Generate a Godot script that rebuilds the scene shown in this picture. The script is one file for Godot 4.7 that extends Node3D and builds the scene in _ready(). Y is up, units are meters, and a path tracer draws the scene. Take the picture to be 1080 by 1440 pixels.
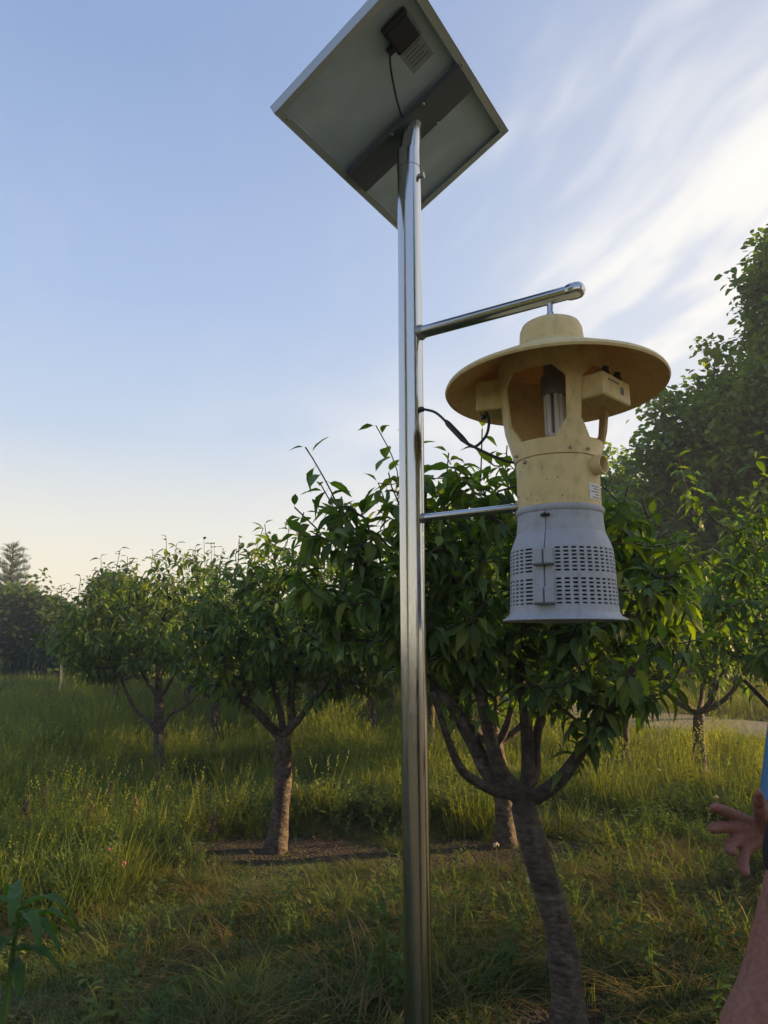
extends Node3D
# An orchard towards evening: a steel pole with a solar panel and a hanging insect lamp among cherry trees.

var taken := {}
var SUN_AZ := 76.0
var SUN_EL := 12.0

# ---------------------------------------------------------------- mesh builder
class MB:
	var v := PackedVector3Array()
	var n := PackedVector3Array()
	var c := PackedColorArray()
	var t := PackedVector2Array()
	var ix := PackedInt32Array()

	func p(pos: Vector3, nor: Vector3, col: Color = Color.WHITE, uv: Vector2 = Vector2.ZERO) -> int:
		v.append(pos)
		n.append(nor)
		c.append(col)
		t.append(uv)
		return v.size() - 1

	func tri(a: int, b: int, d: int) -> void:
		var g: Vector3 = (v[d] - v[a]).cross(v[b] - v[a])
		if g.dot(n[a] + n[b] + n[d]) < 0.0:
			ix.append(a); ix.append(d); ix.append(b)
		else:
			ix.append(a); ix.append(b); ix.append(d)

	func quad(a: int, b: int, d: int, e: int) -> void:
		tri(a, b, d)
		tri(a, d, e)

	func face(pts: Array, hint: Vector3, col: Color = Color.WHITE) -> void:
		var g: Vector3 = (pts[1] - pts[0]).cross(pts[2] - pts[0]).normalized()
		if g.dot(hint) < 0.0:
			g = -g
		var ids := []
		for q in pts:
			ids.append(p(q, g, col))
		for i in range(1, ids.size() - 1):
			tri(ids[0], ids[i], ids[i + 1])

	func box(xf: Transform3D, s: Vector3, b: float = 0.0) -> void:
		var h := s * 0.5
		b = minf(b, minf(h.x, minf(h.y, h.z)) * 0.9)
		for ax in 3:
			var a1 := (ax + 1) % 3
			var a2 := (ax + 2) % 3
			for sg in [-1.0, 1.0]:
				var pts := []
				for k in [[-1.0, -1.0], [1.0, -1.0], [1.0, 1.0], [-1.0, 1.0]]:
					var q := Vector3.ZERO
					q[ax] = sg * h[ax]
					q[a1] = k[0] * (h[a1] - b)
					q[a2] = k[1] * (h[a2] - b)
					pts.append(xf * q)
				var hint := Vector3.ZERO
				hint[ax] = sg
				face(pts, xf.basis * hint)
			if b > 0.0:
				for s1 in [-1.0, 1.0]:
					for s2 in [-1.0, 1.0]:
						var pts := []
						for k in [[0, -1.0], [0, 1.0], [1, 1.0], [1, -1.0]]:
							var q := Vector3.ZERO
							q[a1] = s1 * (h[a1] if k[0] == 0 else h[a1] - b)
							q[a2] = s2 * (h[a2] - b if k[0] == 0 else h[a2])
							q[ax] = k[1] * (h[ax] - b)
							pts.append(xf * q)
						var hint := Vector3.ZERO
						hint[a1] = s1
						hint[a2] = s2
						face(pts, xf.basis * hint)
		if b > 0.0:
			for sx in [-1.0, 1.0]:
				for sy in [-1.0, 1.0]:
					for sz in [-1.0, 1.0]:
						face([xf * Vector3(sx * h.x, sy * (h.y - b), sz * (h.z - b)), xf * Vector3(sx * (h.x - b), sy * h.y, sz * (h.z - b)), xf * Vector3(sx * (h.x - b), sy * (h.y - b), sz * h.z)], xf.basis * Vector3(sx, sy, sz))

	func tube(pts: PackedVector3Array, rad: PackedFloat32Array, seg: int, cap_a: bool = true, cap_b: bool = true, lump: float = 0.0, col: Color = Color.WHITE) -> void:
		var up := Vector3.ZERO
		var rows := []
		var m := pts.size()
		for i in m:
			var d: Vector3 = (pts[mini(i + 1, m - 1)] - pts[maxi(i - 1, 0)]).normalized()
			if up == Vector3.ZERO:
				up = d.cross(Vector3(0.31, 0.2, 0.93)).normalized()
				if up.length() < 0.5:
					up = Vector3.RIGHT
			up = (up - d * up.dot(d)).normalized()
			var side := d.cross(up)
			var row := []
			for k in seg:
				var a := TAU * k / seg
				var r: float = rad[i]
				if lump > 0.0:
					r *= 1.0 + lump * (sin(a * 2.0 + i * 0.7) * 0.5 + sin(a * 3.0 - i * 1.3 + 1.0) * 0.5)
				var o: Vector3 = up * cos(a) + side * sin(a)
				row.append(p(pts[i] + o * r, o, col, Vector2(float(k) / seg, i * 0.1)))
			rows.append(row)
		for i in m - 1:
			for k in seg:
				var k2 := (k + 1) % seg
				quad(rows[i][k], rows[i][k2], rows[i + 1][k2], rows[i + 1][k])
		for e in [[cap_a, 0, 1], [cap_b, m - 1, m - 2]]:
			if e[0]:
				var d: Vector3 = (pts[e[1]] - pts[e[2]]).normalized()
				var ids := []
				for k in seg:
					ids.append(p(v[rows[e[1]][k]], d, col))
				for k in range(1, seg - 1):
					tri(ids[0], ids[k], ids[k + 1])

	# a profile of (radius, height) pairs turned round the y axis of xf; outer faces lie to the right of the way up
	func lathe(prof: PackedVector2Array, seg: int, xf: Transform3D = Transform3D(), from: float = 0.0, to: float = TAU) -> void:
		var m := prof.size()
		var fn := []
		for i in m - 1:
			var d: Vector2 = prof[i + 1] - prof[i]
			fn.append(Vector2(d.y, -d.x).normalized())
		for i in m - 1:
			var na: Vector2 = fn[i]
			var nb: Vector2 = fn[i]
			if i > 0 and fn[i - 1].dot(fn[i]) > 0.75:
				na = (fn[i - 1] + fn[i]).normalized()
			if i < m - 2 and fn[i + 1].dot(fn[i]) > 0.75:
				nb = (fn[i + 1] + fn[i]).normalized()
			var ra := []
			var rb := []
			for k in seg + 1:
				var a := lerpf(from, to, float(k) / seg)
				var o := Vector3(cos(a), 0, sin(a))
				ra.append(p(xf * (o * prof[i].x + Vector3(0, prof[i].y, 0)), xf.basis * (o * na.x + Vector3(0, na.y, 0))))
				rb.append(p(xf * (o * prof[i + 1].x + Vector3(0, prof[i + 1].y, 0)), xf.basis * (o * nb.x + Vector3(0, nb.y, 0))))
			for k in seg:
				quad(ra[k], ra[k + 1], rb[k + 1], rb[k])

	func ball(at: Vector3, r: Vector3, rows: int = 8, seg: int = 12, bas: Basis = Basis()) -> void:
		var ids := []
		for i in rows + 1:
			var e := PI * i / rows - PI / 2
			var row := []
			for k in seg:
				var a := TAU * k / seg
				var o := Vector3(cos(e) * cos(a), sin(e), cos(e) * sin(a))
				row.append(p(at + bas * (o * r), (bas * (o / r)).normalized()))
			ids.append(row)
		for i in rows:
			for k in seg:
				quad(ids[i][k], ids[i][(k + 1) % seg], ids[i + 1][(k + 1) % seg], ids[i + 1][k])

	func add(o: MB, xf: Transform3D) -> void:
		var base := v.size()
		var nb := xf.basis.inverse().transposed()
		for i in o.v.size():
			v.append(xf * o.v[i])
			n.append((nb * o.n[i]).normalized())
		c.append_array(o.c)
		t.append_array(o.t)
		for i in o.ix:
			ix.append(i + base)

	func mesh() -> ArrayMesh:
		var a := []
		a.resize(Mesh.ARRAY_MAX)
		a[Mesh.ARRAY_VERTEX] = v
		a[Mesh.ARRAY_NORMAL] = n
		a[Mesh.ARRAY_COLOR] = c
		a[Mesh.ARRAY_TEX_UV] = t
		a[Mesh.ARRAY_INDEX] = ix
		var m := ArrayMesh.new()
		m.add_surface_from_arrays(Mesh.PRIMITIVE_TRIANGLES, a)
		return m

# ---------------------------------------------------------------- branching skeleton of a tree
class Skel:
	var pos := PackedVector3Array()
	var par := PackedInt32Array()
	var rad := PackedFloat32Array()
	var tips := []            # [node, leafed length, leaf spacing, leaf size]
	var first_ok := 0

	func node(q: Vector3, parent: int, r: float) -> int:
		pos.append(q)
		par.append(parent)
		rad.append(r)
		return pos.size() - 1

	func limb(from: int, pts: Array, r0: float, r1: float, step: float = 0.07) -> int:
		var all: Array = pts.duplicate()
		if from >= 0:
			all.push_front(pos[from])
		var last := from
		if from < 0:
			last = node(all[0], -1, r0)
		var total := 0.0
		for i in all.size() - 1:
			total += (all[i + 1] - all[i]).length()
		var gone := 0.0
		for i in all.size() - 1:
			var a: Vector3 = all[i]
			var b: Vector3 = all[i + 1]
			var a0: Vector3 = all[i - 1] if i > 0 else a * 2.0 - b
			var b1: Vector3 = all[i + 2] if i + 2 < all.size() else b * 2.0 - a
			var l := (b - a).length()
			var k := maxi(1, int(ceil(l / step)))
			for j in range(1, k + 1):
				var w := float(j) / k
				last = node(a.cubic_interpolate(b, a0, b1, w), last, lerpf(r0, r1, (gone + l * w) / total))
			gone += l
		return last

	func fill(rng: RandomNumberGenerator, blobs: Array, count: int, sep: float, leafed: float, spacing: float, size: float, step: float = 0.09, rise: float = 1.2) -> void:
		var goal: Array[Vector3] = []
		var vol := 0.0
		for b in blobs:
			vol += b[1].x * b[1].y * b[1].z
		var tries := 0
		while goal.size() < count and tries < count * 12:
			tries += 1
			var pick := rng.randf() * vol
			var bl: Array = blobs[0]
			for b in blobs:
				pick -= b[1].x * b[1].y * b[1].z
				bl = b
				if pick <= 0.0:
					break
			var d := Vector3(rng.randfn(), rng.randfn(), rng.randfn()).normalized() * pow(rng.randf(), 0.25)
			var q: Vector3 = bl[0] + d * bl[1]
			var ok := true
			for g in goal:
				if g.distance_squared_to(q) < sep * sep:
					ok = false
					break
			if ok:
				goal.append(q)
		var root := pos[first_ok]
		goal.sort_custom(func(a, b): return a.distance_squared_to(root) < b.distance_squared_to(root))
		for q in goal:
			var best := first_ok
			var bd := 1e9
			for i in range(first_ok, pos.size()):
				var s := pos[i]
				var dd := s.distance_to(q) + maxf(0.0, s.y - q.y) * rise
				if dd < bd:
					bd = dd
					best = i
			var s := pos[best]
			var l := s.distance_to(q)
			var ctl := (s + q) * 0.5 + Vector3(rng.randf_range(-0.1, 0.1), rng.randf_range(-0.16, 0.0), rng.randf_range(-0.1, 0.1)) * l
			var k := maxi(2, int(ceil(l / step)))
			var last := best
			for j in range(1, k + 1):
				var w := float(j) / k
				last = node(s * (1 - w) * (1 - w) + ctl * 2.0 * w * (1 - w) + q * w * w, last, 0.0)
			tips.append([last, leafed * rng.randf_range(0.7, 1.2), spacing, size])

	func thicken(twig: float, power: float, most: float) -> void:
		var weight := PackedFloat32Array()
		weight.resize(pos.size())
		for i in range(pos.size() - 1, -1, -1):
			var had_child := weight[i] > 0.0
			if not had_child:
				weight[i] = 1.0
			if par[i] >= 0:
				weight[par[i]] += weight[i]
		for i in pos.size():
			rad[i] = maxf(rad[i], minf(most, twig * pow(weight[i], power)))

	# chains of nodes that follow the thickest child
	func chains() -> Array:
		var kid := PackedInt32Array()
		kid.resize(pos.size())
		kid.fill(-1)
		for i in pos.size():
			var q := par[i]
			if q >= 0 and (kid[q] < 0 or rad[i] > rad[kid[q]]):
				kid[q] = i
		var out := []
		for i in pos.size():
			var q := par[i]
			if q >= 0 and kid[q] == i:
				continue
			var pp := PackedVector3Array()
			var rr := PackedFloat32Array()
			if q >= 0:
				pp.append(pos[q])
				rr.append(minf(rad[q], rad[i] * 1.15))
			var j := i
			while j >= 0:
				pp.append(pos[j])
				rr.append(rad[j])
				j = kid[j]
			if pp.size() > 1:
				out.append([pp, rr])
		return out

# ---------------------------------------------------------------- naming and committing
func numbered(called: String) -> String:
	if not taken.has(called):
		taken[called] = 0
		return called
	taken[called] += 1
	return "%s_%03d" % [called, taken[called]]

func commit(called: String, m: Mesh, material: Material, parent: Node = null) -> MeshInstance3D:
	var o := MeshInstance3D.new()
	o.name = called if parent else numbered(called)
	o.mesh = m
	for i in m.get_surface_count():
		o.set_surface_override_material(i, material)
	if parent:
		var k := 0
		while parent.has_node(NodePath(o.name)):
			k += 1
			o.name = "%s_%03d" % [called, k]
		parent.add_child(o, true)
	else:
		add_child(o, true)
	return o

func part(called: String, mb: MB, material: Material, parent: Node) -> MeshInstance3D:
	return commit(called, mb.mesh(), material, parent)

func tag(o: Node, label: String, category: String, group: String = "", kind: String = "") -> void:
	if label:
		o.set_meta("label", label)
	if category:
		o.set_meta("category", category)
	if group:
		o.set_meta("group", group)
	if kind:
		o.set_meta("kind", kind)

func thing(called: String, label: String, category: String, at: Vector3 = Vector3.ZERO, group: String = "") -> Node3D:
	var o := Node3D.new()
	o.name = numbered(called)
	o.position = at
	add_child(o, true)
	tag(o, label, category, group)
	return o

func many(called: String, m: Mesh, material: Material, xfs: Array, cols: Array, parent: Node = null) -> MultiMeshInstance3D:
	var mm := MultiMesh.new()
	mm.transform_format = MultiMesh.TRANSFORM_3D
	mm.use_colors = true
	mm.mesh = m
	mm.instance_count = xfs.size()
	for i in xfs.size():
		mm.set_instance_transform(i, xfs[i])
		mm.set_instance_color(i, cols[i])
	var o := MultiMeshInstance3D.new()
	o.multimesh = mm
	o.material_override = material
	o.set_meta("kind", "stuff")
	if parent:
		o.name = called
		parent.add_child(o, true)
	else:
		o.name = numbered(called)
		add_child(o, true)
	return o

func lin(r: float, g: float, b: float) -> Color:
	return Color(r, g, b).linear_to_srgb()

func noise_tex(size: int, freq: float, seed_: int, ramp: Gradient = null, octaves: int = 5, kind: int = FastNoiseLite.TYPE_SIMPLEX_SMOOTH) -> NoiseTexture2D:
	var f := FastNoiseLite.new()
	f.seed = seed_
	f.frequency = freq
	f.noise_type = kind
	f.fractal_octaves = octaves
	var t := NoiseTexture2D.new()
	t.width = size
	t.height = size
	t.seamless = true
	t.noise = f
	if ramp:
		t.color_ramp = ramp
	return t

func ramp(stops: Array) -> Gradient:
	var g := Gradient.new()
	var o := PackedFloat32Array()
	var cs := PackedColorArray()
	for s in stops:
		o.append(s[0])
		cs.append(s[1])
	g.offsets = o
	g.colors = cs
	return g

func mat(col: Color, rough: float, metal: float = 0.0) -> StandardMaterial3D:
	var m := StandardMaterial3D.new()
	m.albedo_color = col
	m.roughness = rough
	m.metallic = metal
	return m

func worn(m: StandardMaterial3D, tex: Texture2D, scale: float, bump: Texture2D = null, bump_cm: float = 0.0) -> StandardMaterial3D:
	m.uv1_triplanar = true
	m.uv1_scale = Vector3.ONE * scale
	if tex:
		m.albedo_texture = tex
	if bump:
		m.heightmap_enabled = true
		m.heightmap_texture = bump
		m.heightmap_scale = bump_cm
	return m

func leafy(rough: float) -> StandardMaterial3D:
	var m := mat(Color.WHITE, rough)
	m.vertex_color_use_as_albedo = true
	m.cull_mode = BaseMaterial3D.CULL_DISABLED
	m.metallic_specular = 0.3
	m.backlight_enabled = true
	m.backlight = Color(0.93, 1.0, 0.38)
	return m

var M := {}
var ground_noise := FastNoiseLite.new()
var patch_noise := FastNoiseLite.new()

# ---------------------------------------------------------------- sky
func sky_color(d: Vector3, cloud: FastNoiseLite, wisps: FastNoiseLite, sun: Vector3) -> Vector3:
	var el := rad_to_deg(asin(clampf(d.y, -1, 1)))
	var stops := [[0.0, Vector3(1.10, 0.97, 0.66)], [4.0, Vector3(1.03, 0.95, 0.74)], [9.0, Vector3(0.86, 0.87, 0.82)], [16.0, Vector3(0.56, 0.68, 0.87)], [26.0, Vector3(0.41, 0.55, 0.82)], [42.0, Vector3(0.275, 0.40, 0.68)], [90.0, Vector3(0.18, 0.30, 0.58)]]
	var base: Vector3 = stops[0][1]
	for i in stops.size() - 1:
		if el >= stops[i][0]:
			base = stops[i][1].lerp(stops[i + 1][1], clampf((el - stops[i][0]) / (stops[i + 1][0] - stops[i][0]), 0, 1))
	var ang := rad_to_deg(acos(clampf(d.dot(sun), -1, 1)))
	base = base.lerp(Vector3(1.06, 1.0, 0.9), 0.8 * exp(-ang * ang / (2.0 * 27.0 * 27.0)))
	var veil := Vector3(sin(0.62) * cos(0.36), sin(0.36), -cos(0.62) * cos(0.36))
	var va := rad_to_deg(acos(clampf(d.dot(veil), -1, 1)))
	base = base.lerp(Vector3(1.04, 1.0, 0.96), 0.5 * exp(-va * va / (2.0 * 18.0 * 18.0)))
	# a low bright bank of thin cloud ahead
	var low_az := rad_to_deg(atan2(d.x, -d.z))
	var bank_low := exp(-pow((low_az - 9.0) / 17.0, 2.0) - pow((el - 14.5) / 5.5, 2.0))
	bank_low *= clampf(0.75 + 1.1 * wisps.get_noise_2d(low_az * 1.6, el * 4.5), 0.0, 1.15)
	base = base.lerp(Vector3(1.0, 0.97, 0.93), 0.75 * bank_low)
	if d.y > 0.03:
		# a high sheet of cirrus: streaks combed along one wind
		var q := Vector2(d.x, d.z) / (d.y + 0.06)
		var along := q.dot(Vector2(0.24, 0.97))
		var across := q.dot(Vector2(0.97, -0.24))
		across += 0.07 * wisps.get_noise_2d(along * 40.0, across * 40.0)
		var s := 0.5 + 0.5 * cloud.get_noise_2d(along * 26.0, across * 150.0)
		s = s * 0.55 + (0.5 + 0.5 * wisps.get_noise_2d(along * 90.0 + 300.0, across * 240.0)) * 0.45
		var bank := 0.5 + 0.5 * cloud.get_noise_2d(along * 16.0 + 900.0, across * 40.0)
		var near_sun := maxf(exp(-ang * ang / (2.0 * 30.0 * 30.0)), exp(-va * va / (2.0 * 15.0 * 15.0)))
		var much := clampf((s - 0.56 + 0.24 * near_sun + 0.3 * (bank - 0.5)) * 4.6, 0.0, 1.0)
		much *= clampf((d.y - 0.03) * 6.0, 0, 1) * clampf(0.12 + near_sun * 1.3, 0, 1)
		var wob := 0.035 * wisps.get_noise_2d(along * 30.0, 77.0)
		var comb := 0.6 + 1.15 * wisps.get_noise_2d(along * 30.0 + 60.0, across * 210.0)
		var streak := exp(-pow((across - 0.53 - 0.36 * (along + 0.9) - wob) / 0.04, 2.0)) * smoothstep(-1.35, -1.0, along) * (1.0 - smoothstep(-0.7, -0.45, along)) * comb
		streak = maxf(streak, exp(-pow((across - 0.87 - wob * 2.0) / 0.13, 2.0)) * smoothstep(-2.0, -1.4, along) * (1.0 - smoothstep(-0.85, -0.55, along)) * comb * 1.15)
		streak = maxf(streak, 0.4 * exp(-pow((across + 0.92 - wob) / 0.05, 2.0) - pow((along + 1.45) / 0.09, 2.0)) * comb)
		much = maxf(much, clampf(streak, 0.0, 1.0))
		var white := Vector3(0.74, 0.79, 0.90).lerp(Vector3(1.06, 1.03, 0.98), clampf(near_sun * 1.5, 0, 1))
		base = base.lerp(white, clampf(much * (0.42 + 0.55 * near_sun) + 0.3 * clampf(streak, 0.0, 1.0), 0.0, 1.0))
	return base

func make_sky(sun: Vector3) -> ImageTexture:
	var w := 1536
	var h := 768
	var cloud := FastNoiseLite.new()
	cloud.seed = 11
	cloud.frequency = 0.03
	cloud.fractal_octaves = 4
	var wisps := FastNoiseLite.new()
	wisps.seed = 5
	wisps.frequency = 0.03
	wisps.fractal_octaves = 5
	var px := PackedFloat32Array()
	px.resize(w * h * 3)
	var k := 0
	for y in h:
		var th := PI * (y + 0.5) / h
		for x in w:
			var a := TAU * (x + 0.5) / w
			var col := Vector3(0.10, 0.10, 0.075)
			if y <= h / 2:
				col = sky_color(Vector3(sin(th) * sin(a), cos(th), -sin(th) * cos(a)), cloud, wisps, sun)
			px[k] = col.x
			px[k + 1] = col.y
			px[k + 2] = col.z
			k += 3
	return ImageTexture.create_from_image(Image.create_from_data(w, h, false, Image.FORMAT_RGBF, px.to_byte_array()))

# ---------------------------------------------------------------- leaves and trees
func leaf_mesh(width: float, droop: float, fold: float, rows: Array, stalk: float) -> MB:
	var mb := MB.new()
	var prev := []
	for i in rows.size():
		var z: float = rows[i][0]
		var hw: float = rows[i][1] * width
		var y := -droop * z * z
		var row := []
		var nn := Vector3(0, 1, 2.0 * droop * z).normalized()
		if hw < 0.001:
			row = [mb.p(Vector3(0, y, z), nn, Color(0.95, 0.95, 0.95))]
		else:
			var wav := 0.02 * sin(i * 2.1)
			row = [mb.p(Vector3(-hw, y + fold * hw + wav, z), (nn + Vector3(fold, 0, 0)).normalized(), Color(0.9, 0.9, 0.9)), mb.p(Vector3(0, y, z), nn, Color(1.12, 1.12, 1.05)), mb.p(Vector3(hw, y + fold * hw - wav, z), (nn - Vector3(fold, 0, 0)).normalized(), Color(0.9, 0.9, 0.9))]
		if prev.size() == 1 and row.size() == 3:
			mb.tri(prev[0], row[0], row[1])
			mb.tri(prev[0], row[1], row[2])
		elif prev.size() == 3 and row.size() == 3:
			mb.quad(prev[0], prev[1], row[1], row[0])
			mb.quad(prev[1], prev[2], row[2], row[1])
		elif prev.size() == 3 and row.size() == 1:
			mb.tri(prev[0], prev[1], row[0])
			mb.tri(prev[1], prev[2], row[0])
		prev = row
	if stalk > 0.0:
		var a := mb.p(Vector3(-0.012, 0.0, 0.01), Vector3.UP, Color(1.3, 0.9, 0.8))
		var b := mb.p(Vector3(0.012, 0.0, 0.01), Vector3.UP, Color(1.3, 0.9, 0.8))
		var d := mb.p(Vector3(0.01, stalk * 0.2, -stalk), Vector3.UP, Color(1.3, 0.9, 0.8))
		var e := mb.p(Vector3(-0.01, stalk * 0.2, -stalk), Vector3.UP, Color(1.3, 0.9, 0.8))
		mb.quad(a, b, d, e)
	return mb

func leaf_basis(dir: Vector3, up: Vector3, size: float) -> Basis:
	var z := dir.normalized()
	var x := up.cross(z)
	if x.length() < 0.05:
		x = Vector3.RIGHT.cross(z)
	x = x.normalized()
	return Basis(x * size, z.cross(x) * size, z * size)

func leaf_places(sk: Skel, rng: RandomNumberGenerator, hang: float) -> Array:
	var out := []
	for tip in sk.tips:
		var at: int = tip[0]
		var gone := 0.0
		var next := 0.0
		var turn := rng.randf() * TAU
		while at >= 0 and sk.par[at] >= 0 and gone < tip[1]:
			var a := sk.pos[at]
			var b := sk.pos[sk.par[at]]
			var l := a.distance_to(b)
			if l > 0.0001:
				var axis := (a - b) / l
				while next <= gone + l and next < tip[1]:
					var q := a.lerp(b, (next - gone) / l)
					turn += 2.4 + rng.randf_range(-0.35, 0.35)
					var side := axis.cross(Vector3(0.36, 0.1, 0.93)).normalized()
					side = side.rotated(axis, turn)
					var young := clampf(next / 0.14, 0.0, 1.0)
					var dir := side * rng.randf_range(0.75, 1.0) + axis * lerpf(0.7, 0.3, young) + Vector3(0, -hang * lerpf(0.4, 1.0, young) * rng.randf_range(0.5, 1.4), 0)
					var up := Vector3(0, 1, 0) + axis * 0.35 + Vector3(rng.randf_range(-0.45, 0.45), 0, rng.randf_range(-0.45, 0.45))
					var size: float = tip[3] * lerpf(0.68, 1.0, young) * rng.randf_range(0.78, 1.18)
					out.append(Transform3D(leaf_basis(dir, up, size), q + dir.normalized() * size * 0.16))
					next += tip[2] * rng.randf_range(0.75, 1.25)
			gone += l
			at = sk.par[at]
	return out

func leaf_tint(rng: RandomNumberGenerator, base: Color, vary: float) -> Color:
	var k := 1.0 + rng.randf_range(-vary, vary)
	var y := rng.randf()
	y = y * y * y
	return Color(base.r * k * (1.0 + 0.9 * y), base.g * k * (1.0 + 0.35 * y), base.b * k * (1.0 - 0.3 * y))

# trunk, limbs, twigs and foliage of one tree; picks leaves nearest to eye as parts of their own
func dress(root: Node3D, sk: Skel, rng: RandomNumberGenerator, leaf: Mesh, tint: Color, singles: int, eye: Vector3, hang: float, limb_min: float = 0.014, bark: Material = null) -> void:
	if bark == null:
		bark = M.bark
	var thin := MB.new()
	var first := true
	for ch in sk.chains():
		var rr: PackedFloat32Array = ch[1]
		if first:
			var mb := MB.new()
			var pts: PackedVector3Array = ch[0]
			var knot := rng.randf_range(0.25, 0.6)
			for j in pts.size():
				var h := pts[j].y
				rr[j] *= 1.0 + 0.45 * exp(-maxf(h, 0.0) / 0.09) + 0.16 * exp(-pow((h - knot) / 0.035, 2.0)) + 0.12 * exp(-pow((h - knot - 0.22) / 0.03, 2.0)) + rng.randf_range(-0.035, 0.035)
			mb.tube(pts, rr, 18, true, true, 0.09)
			part("trunk", mb, bark, root)
			first = false
		elif rr[0] >= limb_min:
			var mb := MB.new()
			mb.tube(ch[0], rr, 9, true, true, 0.05)
			part("limb", mb, bark, root)
		else:
			thin.tube(ch[0], rr, 4, false, false)
	if thin.v.size():
		var o := part("twigs", thin, bark, root)
		o.set_meta("kind", "stuff")
	var places := leaf_places(sk, rng, hang)
	var order := range(places.size())
	var xfs := []
	var cols := []
	var xfs_b := []
	var cols_b := []
	var alone := {}
	if singles > 0:
		var key := []
		for i in places.size():
			key.append([places[i].origin.distance_to(eye) - 0.25 * absf(places[i].origin.y - 1.6), i])
		key.sort_custom(func(a, b): return a[0] < b[0])
		for i in mini(singles, key.size()):
			alone[key[i][1]] = true
	for i in order:
		if alone.has(i):
			var o := MeshInstance3D.new()
			o.mesh = leaf if i % 3 else M.leaf_b
			o.name = "leaf" if not root.has_node("leaf") else "leaf_%03d" % i
			o.set_surface_override_material(0, M.leaf_one[rng.randi() % M.leaf_one.size()])
			o.transform = places[i]
			root.add_child(o, true)
		else:
			if i % 3:
				xfs.append(places[i])
				cols.append(leaf_tint(rng, tint, 0.36))
			else:
				xfs_b.append(places[i])
				cols_b.append(leaf_tint(rng, tint, 0.45))
	many("foliage", leaf, M.leaf, xfs, cols, root)
	many("foliage_001", M.leaf_b, M.leaf, xfs_b, cols_b, root)

func orchard_tree(label: String, at: Vector3, seed_: int, tall: float, wide: float, count: int) -> Node3D:
	var rng := RandomNumberGenerator.new()
	rng.seed = seed_
	var root := thing("cherry_tree", label, "tree", at, "cherry trees of the orchard")
	var sk := Skel.new()
	var fork := Vector3(rng.randf_range(-0.08, 0.08), 0.78, rng.randf_range(-0.08, 0.08))
	var f := sk.limb(-1, [Vector3(0, -0.05, 0), Vector3(fork.x * 0.2, 0.4, fork.z * 0.8), fork], 0.075, 0.062)
	sk.first_ok = f
	var k := 5
	for i in k:
		var a := TAU * i / k + rng.randf_range(-0.3, 0.3)
		var o := Vector3(cos(a), 0, sin(a))
		var reach := wide * rng.randf_range(0.4, 0.62)
		sk.limb(f, [fork + o * reach * 0.45 + Vector3(0, 0.18, 0), fork + o * reach + Vector3(0, rng.randf_range(0.5, 0.9), 0)], 0.036, 0.015)
	var mid := tall * 0.68
	var blobs := [[Vector3(0, mid, 0), Vector3(wide * 0.75, tall - mid - 0.2, wide * 0.75)]]
	for i in 6:
		var a := TAU * i / 6.0 + rng.randf_range(-0.4, 0.4)
		var reach := wide * rng.randf_range(0.5, 0.85)
		blobs.append([Vector3(cos(a) * reach, mid + rng.randf_range(-0.4, 0.25), sin(a) * reach), Vector3(wide * rng.randf_range(0.28, 0.46), rng.randf_range(0.24, 0.4), wide * rng.randf_range(0.28, 0.46))])
	sk.fill(rng, blobs, count, 0.11, 0.38, 0.034, 0.116)
	for i in 16:
		var a := rng.randf() * TAU
		var rr := wide * 0.85 * sqrt(rng.randf())
		var q := Vector3(cos(a) * rr, tall - 0.2 - 0.55 * pow(rr / wide, 2.0), sin(a) * rr)
		shoot(sk, [q, q + Vector3(cos(a) * 0.1 * rr, rng.randf_range(0.2, 0.45), sin(a) * 0.1 * rr)], 0.45, 0.045, 0.12)
	sk.thicken(0.0034, 0.42, 0.05)
	dress(root, sk, rng, M.leaf_a, Color(0.145, 0.225, 0.085), 0, Vector3.ZERO, 0.55)
	return root

func shoot(sk: Skel, pts: Array, leafed: float, spacing: float, size: float) -> void:
	var best := sk.first_ok
	var bd := 1e9
	for i in range(sk.first_ok, sk.pos.size()):
		var d: float = sk.pos[i].distance_to(pts[0]) + maxf(0.0, sk.pos[i].y - pts[0].y)
		if d < bd:
			bd = d
			best = i
	var e := sk.limb(best, pts, 0.0, 0.0)
	sk.tips.append([e, leafed, spacing, size])

func copy_of(o: Node3D, label: String, at: Vector3, turn: float, scale_: float) -> Node3D:
	var r: Node3D = o.duplicate()
	r.name = numbered("cherry_tree")
	r.position = at
	r.rotation.y = turn
	r.scale = Vector3.ONE * scale_
	r.set_meta("label", label)
	add_child(r, true)
	return r

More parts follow.
